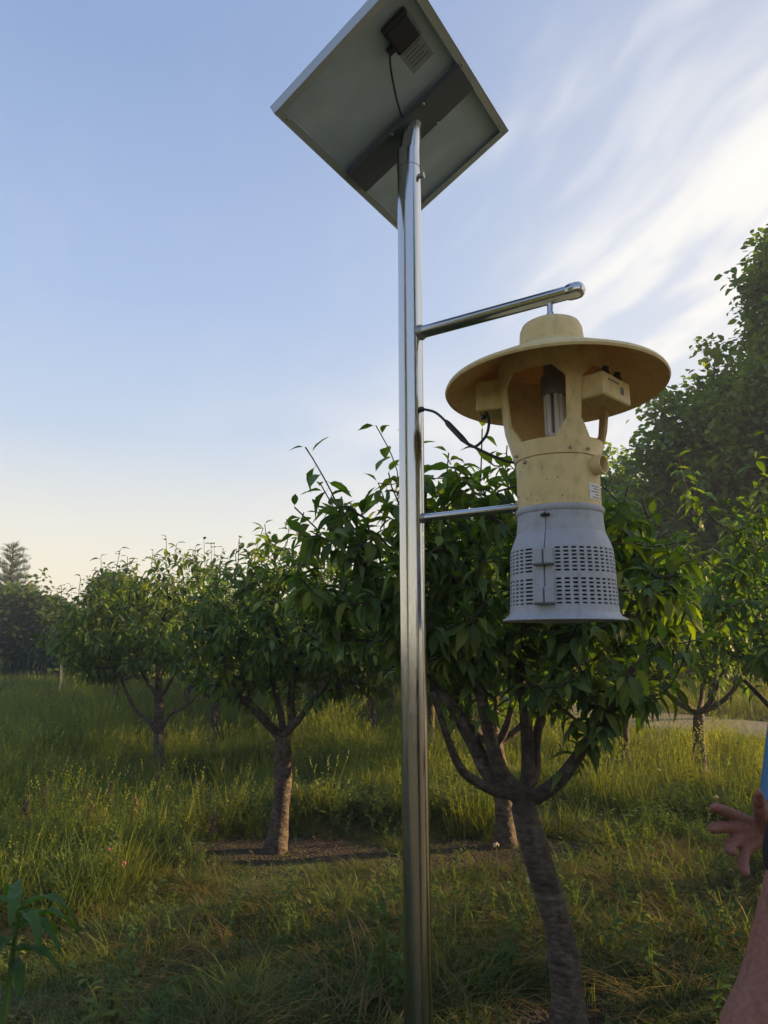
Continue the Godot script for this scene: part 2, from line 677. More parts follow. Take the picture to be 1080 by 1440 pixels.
# a tall broadleaf: crown of leaf clumps at the ends of a branching skeleton
func tall_tree(called: String, label: String, group: String, at: Vector3, seed_: int, blobs: Array, count: int, trunk_r: float, fork_h: float, tint: Color, clump: Mesh, clump_scale: float, per_tip: int) -> Node3D:
	var rng := RandomNumberGenerator.new()
	rng.seed = seed_
	var root := thing(called, label, "tree", at, group)
	var sk := Skel.new()
	var top := Vector3.ZERO
	for b in blobs:
		if b[0].y + b[1].y > top.y:
			top = Vector3(b[0].x, b[0].y + b[1].y, b[0].z)
	var f := sk.limb(-1, [Vector3(0, -0.1, 0), Vector3(0.05, fork_h, 0.05)], trunk_r, trunk_r * 0.8, 0.4)
	sk.first_ok = f
	sk.limb(f, [Vector3(top.x * 0.4, lerpf(fork_h, top.y, 0.5), top.z * 0.4), top - Vector3(0, 0.5, 0)], trunk_r * 0.7, 0.03, 0.4)
	sk.fill(rng, blobs, count, 0.42, 0.9, 0.4, 1.0, 0.4, 1.4)
	sk.thicken(0.012, 0.42, trunk_r * 0.6)
	var thin := MB.new()
	var first := true
	for ch in sk.chains():
		if first:
			var mb := MB.new()
			mb.tube(ch[0], ch[1], 10, true, true, 0.06)
			part("trunk", mb, M.bark, root)
			first = false
		else:
			thin.tube(ch[0], ch[1], 5, false, false)
	part("branches", thin, M.bark, root).set_meta("kind", "stuff")
	var xfs := []
	var cols := []
	for tip in sk.tips:
		for i in per_tip:
			var q: Vector3 = sk.pos[tip[0]] + Vector3(rng.randfn(), rng.randfn() * 0.9, rng.randfn()) * 0.26 * clump_scale
			var b := Basis.from_euler(Vector3(rng.randf_range(-0.5, 0.5), rng.randf() * TAU, rng.randf_range(-0.5, 0.5))).scaled(Vector3.ONE * clump_scale * rng.randf_range(0.7, 1.2))
			xfs.append(Transform3D(b, q))
			cols.append(leaf_tint(rng, tint, 0.3))
	many("crown", clump, M.leaf, xfs, cols, root)
	if at.x < -10.0 and at.z < -20.0:
		root.scale = Vector3.ONE * 0.75
		root.position *= 0.75
	if group.begins_with("tall trees beyond") and at.z < -10.0:
		var near := 0.62 if clump_scale > 1.24 and at.x > 10.0 else 0.7
		root.scale = Vector3.ONE * near
		root.position *= near
	return root

# ---------------------------------------------------------------- solid figures from a field of tapered capsules
func blob(bones: Array, cell: float, blend: float, into: MB, col: Color = Color.WHITE) -> void:
	var lo := Vector3.ONE * 1e9
	var hi := -lo
	for b in bones:
		var r: float = maxf(b[2], b[3]) + blend * 3.0 + cell * 2.0
		for q in [b[0], b[1]]:
			lo = lo.min(q - Vector3.ONE * r)
			hi = hi.max(q + Vector3.ONE * r)
	var nx := int((hi.x - lo.x) / cell) + 2
	var ny := int((hi.y - lo.y) / cell) + 2
	var nz := int((hi.z - lo.z) / cell) + 2
	var f := PackedFloat32Array()
	f.resize(nx * ny * nz)
	f.fill(0.0)
	var reach := blend * 3.5
	for b in bones:
		var a: Vector3 = b[0]
		var ab: Vector3 = b[1] - a
		var ra: float = b[2]
		var rb: float = b[3]
		var l2 := maxf(ab.length_squared(), 1e-9)
		var m := maxf(ra, rb) + reach + cell
		var p0 := (a.min(b[1]) - Vector3.ONE * m - lo) / cell
		var p1 := (a.max(b[1]) + Vector3.ONE * m - lo) / cell
		for z in range(maxi(0, int(p0.z)), mini(nz, int(p1.z) + 2)):
			for y in range(maxi(0, int(p0.y)), mini(ny, int(p1.y) + 2)):
				var row := (z * ny + y) * nx
				for x in range(maxi(0, int(p0.x)), mini(nx, int(p1.x) + 2)):
					var q := Vector3(lo.x + x * cell, lo.y + y * cell, lo.z + z * cell) - a
					var w := clampf(q.dot(ab) / l2, 0.0, 1.0)
					var d := (q - ab * w).length() - ra - (rb - ra) * w
					if d < reach:
						f[row + x] += exp(-maxf(d, -0.08) / blend)
	var vert := {}
	var sxy := nx * ny
	var off := [0, 1, nx, nx + 1, sxy, sxy + 1, sxy + nx, sxy + nx + 1]
	var edges := [[0, 1], [2, 3], [4, 5], [6, 7], [0, 2], [1, 3], [4, 6], [5, 7], [0, 4], [1, 5], [2, 6], [3, 7]]
	for z in nz - 1:
		for y in ny - 1:
			var row := (z * ny + y) * nx
			for x in nx - 1:
				var i := row + x
				var s0 := f[i] >= 1.0
				if s0 == (f[i + 1] >= 1.0) and s0 == (f[i + nx] >= 1.0) and s0 == (f[i + sxy] >= 1.0) and s0 == (f[i + nx + 1] >= 1.0) and s0 == (f[i + sxy + 1] >= 1.0) and s0 == (f[i + sxy + nx] >= 1.0) and s0 == (f[i + sxy + nx + 1] >= 1.0):
					continue
				var g := []
				for o in off:
					g.append(-log(maxf(f[i + o], 1e-7)) * blend)
				var sum := Vector3.ZERO
				var k := 0
				for e in edges:
					var ga: float = g[e[0]]
					var gb: float = g[e[1]]
					if (ga < 0.0) != (gb < 0.0):
						var w := ga / (ga - gb)
						var pa := Vector3(e[0] & 1, (e[0] >> 1) & 1, e[0] >> 2)
						var pb := Vector3(e[1] & 1, (e[1] >> 1) & 1, e[1] >> 2)
						sum += pa.lerp(pb, w)
						k += 1
				var nor := Vector3(g[1] + g[3] + g[5] + g[7] - g[0] - g[2] - g[4] - g[6], g[2] + g[3] + g[6] + g[7] - g[0] - g[1] - g[4] - g[5], g[4] + g[5] + g[6] + g[7] - g[0] - g[1] - g[2] - g[3]).normalized()
				vert[i] = into.p(lo + (Vector3(x, y, z) + sum / maxi(k, 1)) * cell, nor, col)
	for i in vert:
		var s := f[i] >= 1.0
		if s != (f[i + 1] >= 1.0) and vert.has(i - nx) and vert.has(i - sxy) and vert.has(i - nx - sxy):
			into.quad(vert[i], vert[i - nx], vert[i - nx - sxy], vert[i - sxy])
		if s != (f[i + nx] >= 1.0) and vert.has(i - 1) and vert.has(i - sxy) and vert.has(i - 1 - sxy):
			into.quad(vert[i], vert[i - 1], vert[i - 1 - sxy], vert[i - sxy])
		if s != (f[i + sxy] >= 1.0) and vert.has(i - 1) and vert.has(i - nx) and vert.has(i - 1 - nx):
			into.quad(vert[i], vert[i - 1], vert[i - 1 - nx], vert[i - nx])

# bones of a relaxed hand: fwd towards the fingers, thumb side, palm normal
func hand_bones(wrist: Vector3, fwd: Vector3, thumb: Vector3, palm: Vector3, curl: float) -> Array:
	var out := []
	var spread := [0.2, 0.05, -0.1, -0.27]
	var root := [0.030, 0.011, -0.009, -0.028]
	var length := [0.074, 0.082, 0.076, 0.058]
	for i in 4:
		var k: Vector3 = wrist + fwd * (0.088 - 0.006 * absf(i - 1.0)) + thumb * root[i]
		out.append([wrist + thumb * root[i] * 0.55 + fwd * 0.012, k, 0.0135, 0.0105])
		var d: Vector3 = (fwd + thumb * spread[i]).normalized()
		var l: float = length[i]
		var a := k + d * l * 0.46
		var d2: Vector3 = (d + palm * curl).normalized()
		var b := a + d2 * l * 0.3
		var d3: Vector3 = (d + palm * curl * 2.2).normalized()
		out.append([k, a, 0.0098, 0.0088])
		out.append([a, b, 0.0088, 0.008])
		out.append([b, b + d3 * l * 0.24, 0.008, 0.0068])
	var t0: Vector3 = wrist + fwd * 0.018 + thumb * 0.022 + palm * 0.008
	var t1: Vector3 = t0 + (fwd * 0.55 + thumb * 0.75 + palm * 0.3).normalized() * 0.04
	var t2: Vector3 = t1 + (fwd * 0.75 + thumb * 0.55 + palm * 0.2).normalized() * 0.032
	out.append([t0, t1, 0.0155, 0.0115])
	out.append([t1, t2, 0.011, 0.0095])
	out.append([t2, t2 + (fwd * 0.85 + thumb * 0.35 + palm * 0.15).normalized() * 0.024, 0.0095, 0.0075])
	return out

func person(called: String, label: String, at: Vector3, turn: float, grow: float, arms: Array, hands: Array, shirt: Material, trousers: Material, sleeve: float, skin: Material, hair: Material, seed_: int) -> Node3D:
	var root := thing(called, label, "person", at)
	root.rotation.y = turn
	var inv := Transform3D(Basis(Vector3.UP, turn), at).affine_inverse()
	var g := grow
	var body := []
	var top := []
	var low := []
	var feet := []
	var sh := [Vector3(-0.185, 1.41, 0) * g, Vector3(0.185, 1.41, 0) * g]
	body.append([Vector3(0, 1.44, -0.01) * g, Vector3(0, 1.55, 0.01) * g, 0.056, 0.052])
	var trunk := [
		[Vector3(-0.09, 0.95, 0) * g, Vector3(0.09, 0.95, 0) * g, 0.105, 0.105],
		[Vector3(-0.06, 1.0, 0.01) * g, Vector3(-0.08, 1.26, 0.01) * g, 0.1, 0.105],
		[Vector3(0.06, 1.0, 0.01) * g, Vector3(0.08, 1.26, 0.01) * g, 0.1, 0.105],
		[Vector3(-0.13, 1.39, -0.01) * g, Vector3(0.13, 1.39, -0.01) * g, 0.072, 0.072],
		[Vector3(0, 1.3, 0.0) * g, Vector3(0, 1.46, -0.015) * g, 0.1, 0.055],
	]
	for b in trunk:
		body.append(b)
		top.append([b[0], b[1], b[2] + 0.013, b[3] + 0.013])
	for i in 2:
		var s: Vector3 = sh[i]
		var e: Vector3 = inv * arms[i][0]
		var w: Vector3 = inv * arms[i][1]
		body.append([s, e, 0.05, 0.039])
		body.append([e, e.lerp(w, 0.35), 0.04, 0.042])
		body.append([e.lerp(w, 0.35), w, 0.042, 0.026])
		top.append([s, s.lerp(e, sleeve), 0.066, 0.056])
		var q := -0.095 if i == 0 else 0.095
		var hip := Vector3(q, 0.9, 0) * g
		var knee := Vector3(q * 1.15, 0.49, 0.02) * g
		var ankle := Vector3(q * 1.2, 0.09, -0.02) * g
		body.append([hip, knee, 0.082, 0.055])
		body.append([knee, knee.lerp(ankle, 0.35) + Vector3(0, 0, -0.015), 0.053, 0.056])
		body.append([knee.lerp(ankle, 0.35) + Vector3(0, 0, -0.015), ankle, 0.054, 0.034])
		body.append([ankle, ankle + Vector3(0, -0.045, 0.13), 0.035, 0.028])
		low.append([hip, knee, 0.1, 0.078])
		low.append([knee, ankle + Vector3(0, 0.01, 0), 0.076, 0.066])
		feet.append([ankle + Vector3(0, -0.03, -0.03), ankle + Vector3(q * 0.1, -0.045, 0.15), 0.046, 0.04])
	low.append([Vector3(-0.08, 0.96, 0) * g, Vector3(0.08, 0.96, 0) * g, 0.122, 0.122])
	var mb := MB.new()
	blob(body, 0.014, 0.014, mb)
	for i in 2:
		var h: Array = hands[i]
		var bones := []
		if h.size() == 4:
			bones = hand_bones(inv * h[0], inv.basis * h[1], inv.basis * h[2], inv.basis * h[3], 0.35)
		else:
			for q in h:
				bones.append([inv * q[0], inv * q[1], q[2], q[3]])
		var e: Vector3 = inv * arms[i][0]
		var w: Vector3 = inv * arms[i][1]
		bones.append([w.lerp(e, 0.15), w, 0.028, 0.025])
		blob(bones, 0.0032, 0.0036, mb)
	var hd := Vector3(0, 1.615, 0.02) * g
	blob([
		[hd + Vector3(0, 0.035, -0.025), hd + Vector3(0, 0.03, 0.01), 0.088, 0.078], [hd + Vector3(-0.02, -0.06, 0.045), hd + Vector3(0.02, -0.06, 0.045), 0.042, 0.042], [hd + Vector3(0, -0.09, 0.06), hd + Vector3(0, -0.088, 0.065), 0.026, 0.024],
		[hd + Vector3(0, 0.012, 0.085), hd + Vector3(0, -0.03, 0.105), 0.009, 0.013], [hd + Vector3(-0.035, 0.024, 0.075), hd + Vector3(0.035, 0.024, 0.075), 0.012, 0.012],
		[hd + Vector3(-0.02, -0.06, 0.084), hd + Vector3(0.02, -0.06, 0.084), 0.008, 0.008], [hd + Vector3(-0.082, 0.01, -0.005), hd + Vector3(-0.08, -0.035, 0.0), 0.013, 0.01], [hd + Vector3(0.082, 0.01, -0.005), hd + Vector3(0.08, -0.035, 0.0), 0.013, 0.01],
		[hd + Vector3(0, -0.05, -0.03), hd + Vector3(0, -0.12, -0.02), 0.056, 0.052],
	], 0.006, 0.009, mb)
	part("body", mb, skin, root)
	mb = MB.new()
	blob(top, 0.014, 0.013, mb)
	part("shirt", mb, shirt, root)
	mb = MB.new()
	blob(low, 0.016, 0.014, mb)
	part("trousers", mb, trousers, root)
	for k in 2:
		mb = MB.new()
		blob([feet[k]], 0.012, 0.01, mb)
		part("shoe", mb, M.rubber, root)
	mb = MB.new()
	blob([[hd + Vector3(0, 0.05, -0.04), hd + Vector3(0, 0.062, 0.02), 0.088, 0.074], [hd + Vector3(-0.03, 0.0, -0.055), hd + Vector3(0.03, 0.0, -0.055), 0.07, 0.07]], 0.007, 0.01, mb)
	part("hair", mb, hair, root)
	for s in [-1.0, 1.0]:
		mb = MB.new()
		mb.ball(hd + Vector3(0.033 * s, 0.006, 0.079), Vector3.ONE * 0.0115, 8, 10)
		part("eye", mb, M.eye, root)
	return root

# ---------------------------------------------------------------- ground
func soil_at(x: float, z: float) -> float:
	var s := 0.0
	for q in [[-0.79, -6.05, 0.95, 0.55], [-0.3, -6.1, 0.5, 0.4], [0.95, -6.0, 0.9, 0.62], [0.3, -5.7, 0.5, 0.4], [0.78, -3.4, 0.4, 0.35], [-2.63, -8.9, 0.5, 0.35], [-2.0, -8.6, 0.5, 0.3], [-2.56, -11.2, 0.5, 0.4], [-1.5, -9.3, 0.7, 0.3], [-0.17, -11.6, 0.5, 0.4], [3.7, -8.8, 0.4, 0.4], [3.2, -9.8, 0.4, 0.4], [0.6, -10.4, 0.5, 0.4], [0.1, -2.2, 0.3, 0.25]]:
		var d := Vector2((x - q[0]) / q[2], (z - q[1]) / q[3]).length()
		d += 0.35 * patch_noise.get_noise_2d(x * 40.0, z * 40.0)
		s = maxf(s, 1.0 - smoothstep(0.6, 1.05, d))
	return s

func ground_y(x: float, z: float) -> float:
	var far := clampf((Vector2(x, z).length() - 30.0) / 30.0, 0.0, 1.0)
	return ground_noise.get_noise_2d(x * 9.0, z * 9.0) * 0.055 * (1.0 - far) + ground_noise.get_noise_2d(x * 50.0, z * 50.0) * 0.02 * (1.0 - far)

func road_mid(s: float) -> Vector3:
	var pts := [Vector3(18.0, 0, 6.0), Vector3(13.2, 0, -4.0), Vector3(9.4, 0, -10.2), Vector3(6.55, 0, -14.0), Vector3(4.95, 0, -16.6), Vector3(3.7, 0, -19.5), Vector3(3.6, 0, -25.0), Vector3(5.5, 0, -36.0), Vector3(9.0, 0, -60.0)]
	var i := mini(int(s), pts.size() - 2)
	var a: Vector3 = pts[maxi(0, i - 1)]
	var d: Vector3 = pts[mini(pts.size() - 1, i + 2)]
	return pts[i].cubic_interpolate(pts[i + 1], a, d, s - i)

func on_road(x: float, z: float, margin: float) -> bool:
	if x < 2.0:
		return false
	for i in 40:
		var q := road_mid(i * 0.2)
		if Vector2(q.x - x, q.z - z).length() < 1.15 + margin:
			return true
	return false

func make_ground() -> void:
	var edges := PackedFloat32Array()
	var q := -26.0
	var xs := [-240.0, -170.0, -120.0, -80.0, -55.0, -40.0, -32.0]
	while q <= 26.01:
		xs.append(q)
		q += 0.26 if absf(q) < 7.0 else 0.6
	xs.append_array([32.0, 40.0, 55.0, 80.0, 120.0, 170.0, 240.0])
	var zs := [-260.0, -190.0, -140.0, -100.0, -75.0, -58.0, -46.0, -38.0]
	q = -32.0
	while q <= 10.01:
		zs.append(q)
		q += 0.22 if q > -13.0 and q < 1.0 else 0.6
	zs.append_array([16.0, 30.0, 60.0, 110.0])
	var mb := MB.new()
	var ids := []
	for z in zs:
		var row := []
		for x in xs:
			var y := ground_y(x, z)
			var nor := Vector3(y - ground_y(x + 0.15, z), 0.15, y - ground_y(x, z + 0.15)).normalized()
			var s := soil_at(x, z)
			var k := 1.0 + 0.35 * patch_noise.get_noise_2d(x * 14.0, z * 14.0)
			var grass := Color(0.085 * k, 0.09 * k, 0.036 * k)
			row.append(mb.p(Vector3(x, y, z), nor, grass.lerp(Color(0.046, 0.026, 0.014), s)))
		ids.append(row)
	for i in zs.size() - 1:
		for j in xs.size() - 1:
			mb.quad(ids[i][j], ids[i][j + 1], ids[i + 1][j + 1], ids[i + 1][j])
	tag(part("ground", mb, M.ground, null), "", "", "", "structure")
	mb = MB.new()
	var prev := []
	for i in 81:
		var c := road_mid(i * 0.1)
		var d := (road_mid(i * 0.1 + 0.05) - road_mid(maxf(0.0, i * 0.1 - 0.05))).normalized()
		var side := d.cross(Vector3.UP)
		var row := []
		for k in [[-1.25, -0.1], [-1.2, 0.075], [0.0, 0.1], [1.2, 0.075], [1.25, -0.1]]:
			row.append(mb.p(c + side * k[0] + Vector3(0, k[1], 0), Vector3.UP))
		if prev:
			for k in 4:
				mb.quad(prev[k], prev[k + 1], row[k + 1], row[k])
		prev = row
	tag(part("road", mb, M.road, null), "", "", "", "structure")

# ---------------------------------------------------------------- grass
func blade(mb: MB, at: Vector3, dir: Vector3, h: float, w: float, bend: float, col: Color, segs: int = 3) -> void:
	var side := dir.cross(Vector3.UP).normalized() * w * 0.5
	var prev := []
	for i in segs + 1:
		var s := float(i) / segs
		var q := at + Vector3(0, h * (s - 0.35 * bend * s * s), 0) + dir * (h * bend * s * s)
		var t := Vector3(0, 1.0 - 0.7 * bend * s, 0) + dir * 2.0 * bend * s
		var nor := side.cross(t).normalized()
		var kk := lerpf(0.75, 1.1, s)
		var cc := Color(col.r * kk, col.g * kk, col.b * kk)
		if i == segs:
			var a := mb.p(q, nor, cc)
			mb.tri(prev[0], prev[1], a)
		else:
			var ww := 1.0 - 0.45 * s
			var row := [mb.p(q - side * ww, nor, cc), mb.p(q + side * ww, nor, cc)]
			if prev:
				mb.quad(prev[0], prev[1], row[1], row[0])
			prev = row

func tuft(seed_: int, count: int, h0: float, h1: float, w0: float, w1: float, spread: float, bend0: float, bend1: float, vary: float) -> MB:
	var rng := RandomNumberGenerator.new()
	rng.seed = seed_
	var mb := MB.new()
	for i in count:
		var a := rng.randf() * TAU
		var r := spread * sqrt(rng.randf())
		var at := Vector3(cos(a) * r, -0.015, sin(a) * r)
		var b := a + rng.randf_range(-1.2, 1.2)
		var k := 1.0 + rng.randf_range(-vary, vary)
		var dry := rng.randf()
		var col := Color(k, k, k)
		if dry > 0.86:
			col = Color(2.0 * k, 1.35 * k, 1.5 * k)
		blade(mb, at, Vector3(cos(b), 0, sin(b)), rng.randf_range(h0, h1), rng.randf_range(w0, w1), rng.randf_range(bend0, bend1), col)
	return mb

func seed_tuft(seed_: int) -> MB:
	var rng := RandomNumberGenerator.new()
	rng.seed = seed_
	var mb := MB.new()
	for i in 7:
		var a := rng.randf() * TAU
		var r := 0.1 * sqrt(rng.randf())
		var at := Vector3(cos(a) * r, 0, sin(a) * r)
		var d := Vector3(cos(a), 0, sin(a))
		var h := rng.randf_range(0.3, 0.56)
		var bend := rng.randf_range(0.1, 0.35)
		blade(mb, at, d, h, 0.0035, bend, Color(1.0, 1.0, 1.0), 3)
		var tip := at + Vector3(0, h * (1.0 - 0.35 * bend), 0) + d * h * bend
		for k in 5:
			var q := tip + Vector3(0, -0.016 * k, 0) - d * 0.006 * k
			var o := Vector3(rng.randf_range(-1, 1), rng.randf_range(0.2, 1), rng.randf_range(-1, 1)).normalized() * 0.018
			var s := o.cross(Vector3(0.3, 0.5, 0.8)).normalized() * 0.005
			var n_ := o.cross(s).normalized()
			var cc := Color(2.1, 1.5, 1.6)
			mb.quad(mb.p(q, n_, cc), mb.p(q + o * 0.5 + s, n_, cc), mb.p(q + o, n_, cc), mb.p(q + o * 0.5 - s, n_, cc))
	return mb

func weed(seed_: int) -> MB:
	var rng := RandomNumberGenerator.new()
	rng.seed = seed_
	var mb := MB.new()
	var lf := leaf_mesh(1.0, 0.35, 0.25, [[0.0, 0.0], [0.3, 0.2], [0.65, 0.2], [1.0, 0.0]], 0.0)
	for s in 4:
		var a := rng.randf() * TAU
		var d := Vector3(cos(a), 0, sin(a))
		var h := rng.randf_range(0.1, 0.3)
		blade(mb, Vector3.ZERO, d, h, 0.005, 0.25, Color(0.9, 0.9, 0.9))
		for k in 6:
			var w := (k + 1.0) / 6.0
			var q := Vector3(0, h * (w - 0.0875 * w * w), 0) + d * h * 0.25 * w * w
			var b := rng.randf() * TAU
			mb.add(lf, Transform3D(leaf_basis(Vector3(cos(b), rng.randf_range(-0.1, 0.6), sin(b)), Vector3.UP, rng.randf_range(0.025, 0.055)), q))
	return mb

func make_grass() -> void:
	var rng := RandomNumberGenerator.new()
	rng.seed = 77
	var kinds := {
		"short_a": tuft(1, 24, 0.03, 0.1, 0.003, 0.0055, 0.1, 0.5, 1.8, 0.4), "short_b": tuft(2, 22, 0.035, 0.12, 0.003, 0.006, 0.12, 0.6, 1.9, 0.4),
		"tall_a": tuft(3, 20, 0.1, 0.29, 0.004, 0.007, 0.12, 0.3, 1.3, 0.35), "tall_b": tuft(4, 18, 0.12, 0.34, 0.004, 0.0075, 0.14, 0.2, 1.0, 0.35),
		"seed": seed_tuft(5), "weed_a": weed(6), "weed_b": weed(7), "dry": tuft(8, 14, 0.1, 0.26, 0.0025, 0.004, 0.12, 1.0, 1.8, 0.3),
		"far": tuft(9, 26, 0.22, 0.5, 0.012, 0.02, 0.34, 0.1, 0.6, 0.3),
	}
	var called := {"short_a": "short_grass", "short_b": "short_grass", "tall_a": "tall_grass", "tall_b": "tall_grass", "seed": "seed_grass", "weed_a": "weeds", "weed_b": "weeds", "dry": "dry_grass", "far": "meadow_grass"}
	var xf := {}
	var cs := {}
	for k in kinds:
		xf[k] = []
		cs[k] = []
	# [from, to, how many, half angle]
	for band in [[1.3, 4.2, 9000, 1.0], [4.2, 7.0, 19000, 0.66], [7.0, 11.0, 21000, 0.64], [11.0, 17.0, 19000, 0.62], [17.0, 28.0, 17000, 0.62], [28.0, 48.0, 12000, 0.62], [48.0, 85.0, 7000, 0.62]]:
		for i in band[2]:
			var d := sqrt(lerpf(band[0] * band[0], band[1] * band[1], rng.randf()))
			var a := rng.randf_range(-band[3], band[3])
			var x := sin(a) * d
			var z := -cos(a) * d
			var soil := soil_at(x, z)
			if rng.randf() < soil * 0.84 or on_road(x, z, 0.12):
				continue
			var pn := patch_noise.get_noise_2d(x * 16.0, z * 16.0)
			var pm := patch_noise.get_noise_2d(x * 45.0 + 500.0, z * 45.0)
			var rough := smoothstep(6.3, 8.6, d + pn * 2.4 + (0.9 if x < -1.0 else -0.4))
			var forb := patch_noise.get_noise_2d(x * 24.0 - 900.0, z * 24.0 + 300.0)
			if d < 17.0 and pn < -0.28 and rng.randf() < 0.55:
				continue
			var kind := "short_a" if rng.randf() < 0.5 else "short_b"
			var u := rng.randf()
			if d > 24.0:
				kind = "far"
			elif forb > 0.16 and d > 5.6 and rng.randf() < 0.5:
				kind = "weed_a" if u < 0.5 else "weed_b"
			elif rng.randf() < rough:
				kind = "tall_a" if u < 0.36 else "tall_b" if u < 0.66 else "seed" if u < 0.76 else "weed_a" if u < 0.81 else "weed_b" if u < 0.86 else "tall_a" if u < 0.95 else "dry"
			elif u > 0.975:
				kind = "weed_a"
			elif u > 0.88 + 0.25 * pm:
				kind = "dry"
			elif u < 0.012:
				kind = "tall_a"
			var grow := (1.0 + 0.75 * pn) * rng.randf_range(0.75, 1.25)
			if d > 10.0:
				grow *= 1.12
			if d > 17.0 and kind != "far":
				grow *= 1.25
			if x < -2.0 and d > 7.0 and kind != "far":
				grow *= 1.2
			if x > 2.5 and d > 8.0:
				grow *= 0.85
			if x > 3.5 and z < -9.5 and d < 24.0 and on_road(x, z, 1.3):
				grow *= 0.5
			if x < -0.8 and z > -9.5:
				grow *= 0.82
			grow *= 1.0 - 0.5 * soil
			var flat := rng.randf_range(0.75, 1.15)
			var b := Basis(Vector3.UP, rng.randf() * TAU) * Basis(Vector3.RIGHT, rng.randf_range(-0.2, 0.2))
			b = b.scaled(Vector3(grow, grow * flat, grow))
			xf[kind].append(Transform3D(b, Vector3(x, ground_y(x, z), z)))
			var k := 1.0 + 0.25 * pm + rng.randf_range(-0.2, 0.2)
			var gold := clampf(0.12 + pm * 1.2 + rng.randf_range(-0.25, 0.25) + 0.38 * rough, 0.0, 1.0)
			var col := Color(0.125, 0.195, 0.055).lerp(Color(0.265, 0.305, 0.07), gold)
			if kind == "dry":
				col = Color(0.34, 0.27, 0.12)
			elif kind.begins_with("weed"):
				col = Color(0.11, 0.19, 0.055).lerp(Color(0.22, 0.26, 0.06), gold)
			cs[kind].append(Color(col.r * k, col.g * k, col.b * k))
	var fallen := []
	var fallen_tint := []
	for i in 260:
		var x := rng.randf_range(-2.6, 3.2)
		var z := rng.randf_range(-7.5, -2.6)
		var up := Vector3(rng.randf_range(-0.5, 0.5), 1.0, rng.randf_range(-0.5, 0.5))
		var a := rng.randf() * TAU
		fallen.append(Transform3D(leaf_basis(Vector3(cos(a), 0.0, sin(a)), up, rng.randf_range(0.035, 0.07)), Vector3(x, ground_y(x, z) + rng.randf_range(0.015, 0.05), z)))
		fallen_tint.append(Color(0.2, 0.125, 0.065) * rng.randf_range(0.6, 1.4))
	many("fallen_leaves", M.leaf_a, M.leaf, fallen, fallen_tint)
	for k in kinds:
		many(called[k], kinds[k].mesh(), M.grass, xf[k], cs[k])

# ---------------------------------------------------------------- the lamp, its pole and the panel
func bar(mb: MB, a: Vector3, b: Vector3, r: float, seg: int = 20, caps: bool = true) -> void:
	mb.tube(PackedVector3Array([a, b]), PackedFloat32Array([r, r]), seg, caps, caps)

func make_pole(arm: Vector3) -> void:
	var root := thing("lamp_pole", "polished steel pole with two side arms, standing before the cherry trees", "pole", Vector3(0.1, 0, -2.2))
	var at := Vector3(0.1, 0, -2.2)
	var top := Vector3(0.086, 3.27, -2.2)
	var mb := MB.new()
	mb.tube(PackedVector3Array([Vector3(0, -0.05, 0), (top - at) * 0.5 + Vector3(-0.004, 0, 0), top - at]), PackedFloat32Array([0.0405, 0.0402, 0.04]), 64)
	part("shaft", mb, M.steel, root)
	mb = MB.new()
	mb.tube(PackedVector3Array([top - at + Vector3(0, -0.06, 0), top - at + Vector3(0, 0.004, 0), top - at + Vector3(0.003, 0.006, 0), Vector3(0.0, 3.42, 0.0)]), PackedFloat32Array([0.0415, 0.0415, 0.037, 0.034]), 48)
	part("top_sleeve", mb, M.steel, root)
	mb = MB.new()
	var u := Vector3(0.087, 2.6, -2.2) - at
	bar(mb, u + arm * 0.03, u + arm * 0.545, 0.0205, 32)
	part("upper_arm", mb, M.steel, root)
	var up_arm := root.get_node("upper_arm")
	mb = MB.new()
	var e := u + arm * 0.553
	mb.lathe(PackedVector2Array([Vector2(0, -0.022), Vector2(0.0225, -0.022), Vector2(0.0245, -0.012), Vector2(0.0245, 0.006), Vector2(0.0225, 0.016), Vector2(0.016, 0.024), Vector2(0.008, 0.028), Vector2(0, 0.029)]), 28, Transform3D(Basis(arm.cross(Vector3.UP), arm, Vector3.UP), e))
	part("end_cap", mb, M.steel, up_arm)
	mb = MB.new()
	var l := Vector3(0.087, 1.984, -2.2) - at
	bar(mb, l + arm * 0.03, l + arm * 0.372, 0.0128, 24)
	part("lower_arm", mb, M.steel, root)
	for k in [0.335, 0.352]:
		mb = MB.new()
		bar(mb, l + arm * k, l + arm * (k + 0.006), 0.0148, 24)
		part("clamp_ring", mb, M.steel, root.get_node("lower_arm"))
	for q in [[u, 0.031], [l, 0.022]]:
		mb = MB.new()
		mb.tube(PackedVector3Array([q[0] + arm * 0.034, q[0] + arm * 0.043, q[0] + arm * 0.052]), PackedFloat32Array([q[1] - 0.004, q[1] - 0.006, q[1] - 0.009]), 28)
		part("weld_bead", mb, M.steel_dull, root)
	mb = MB.new()
	bar(mb, Vector3(0.012, 3.168, 0.02), Vector3(0.034, 3.168, 0.03), 0.008, 6)
	bar(mb, Vector3(0.03, 3.168, 0.028), Vector3(0.036, 3.168, 0.031), 0.011, 14)
	part("bolt", mb, M.steel_dull, root)
	mb = MB.new()
	bar(mb, Vector3(0.008, 2.336, 0.022), Vector3(0.024, 2.334, 0.035), 0.009, 14)
	part("cable_gland", mb, M.black, root)

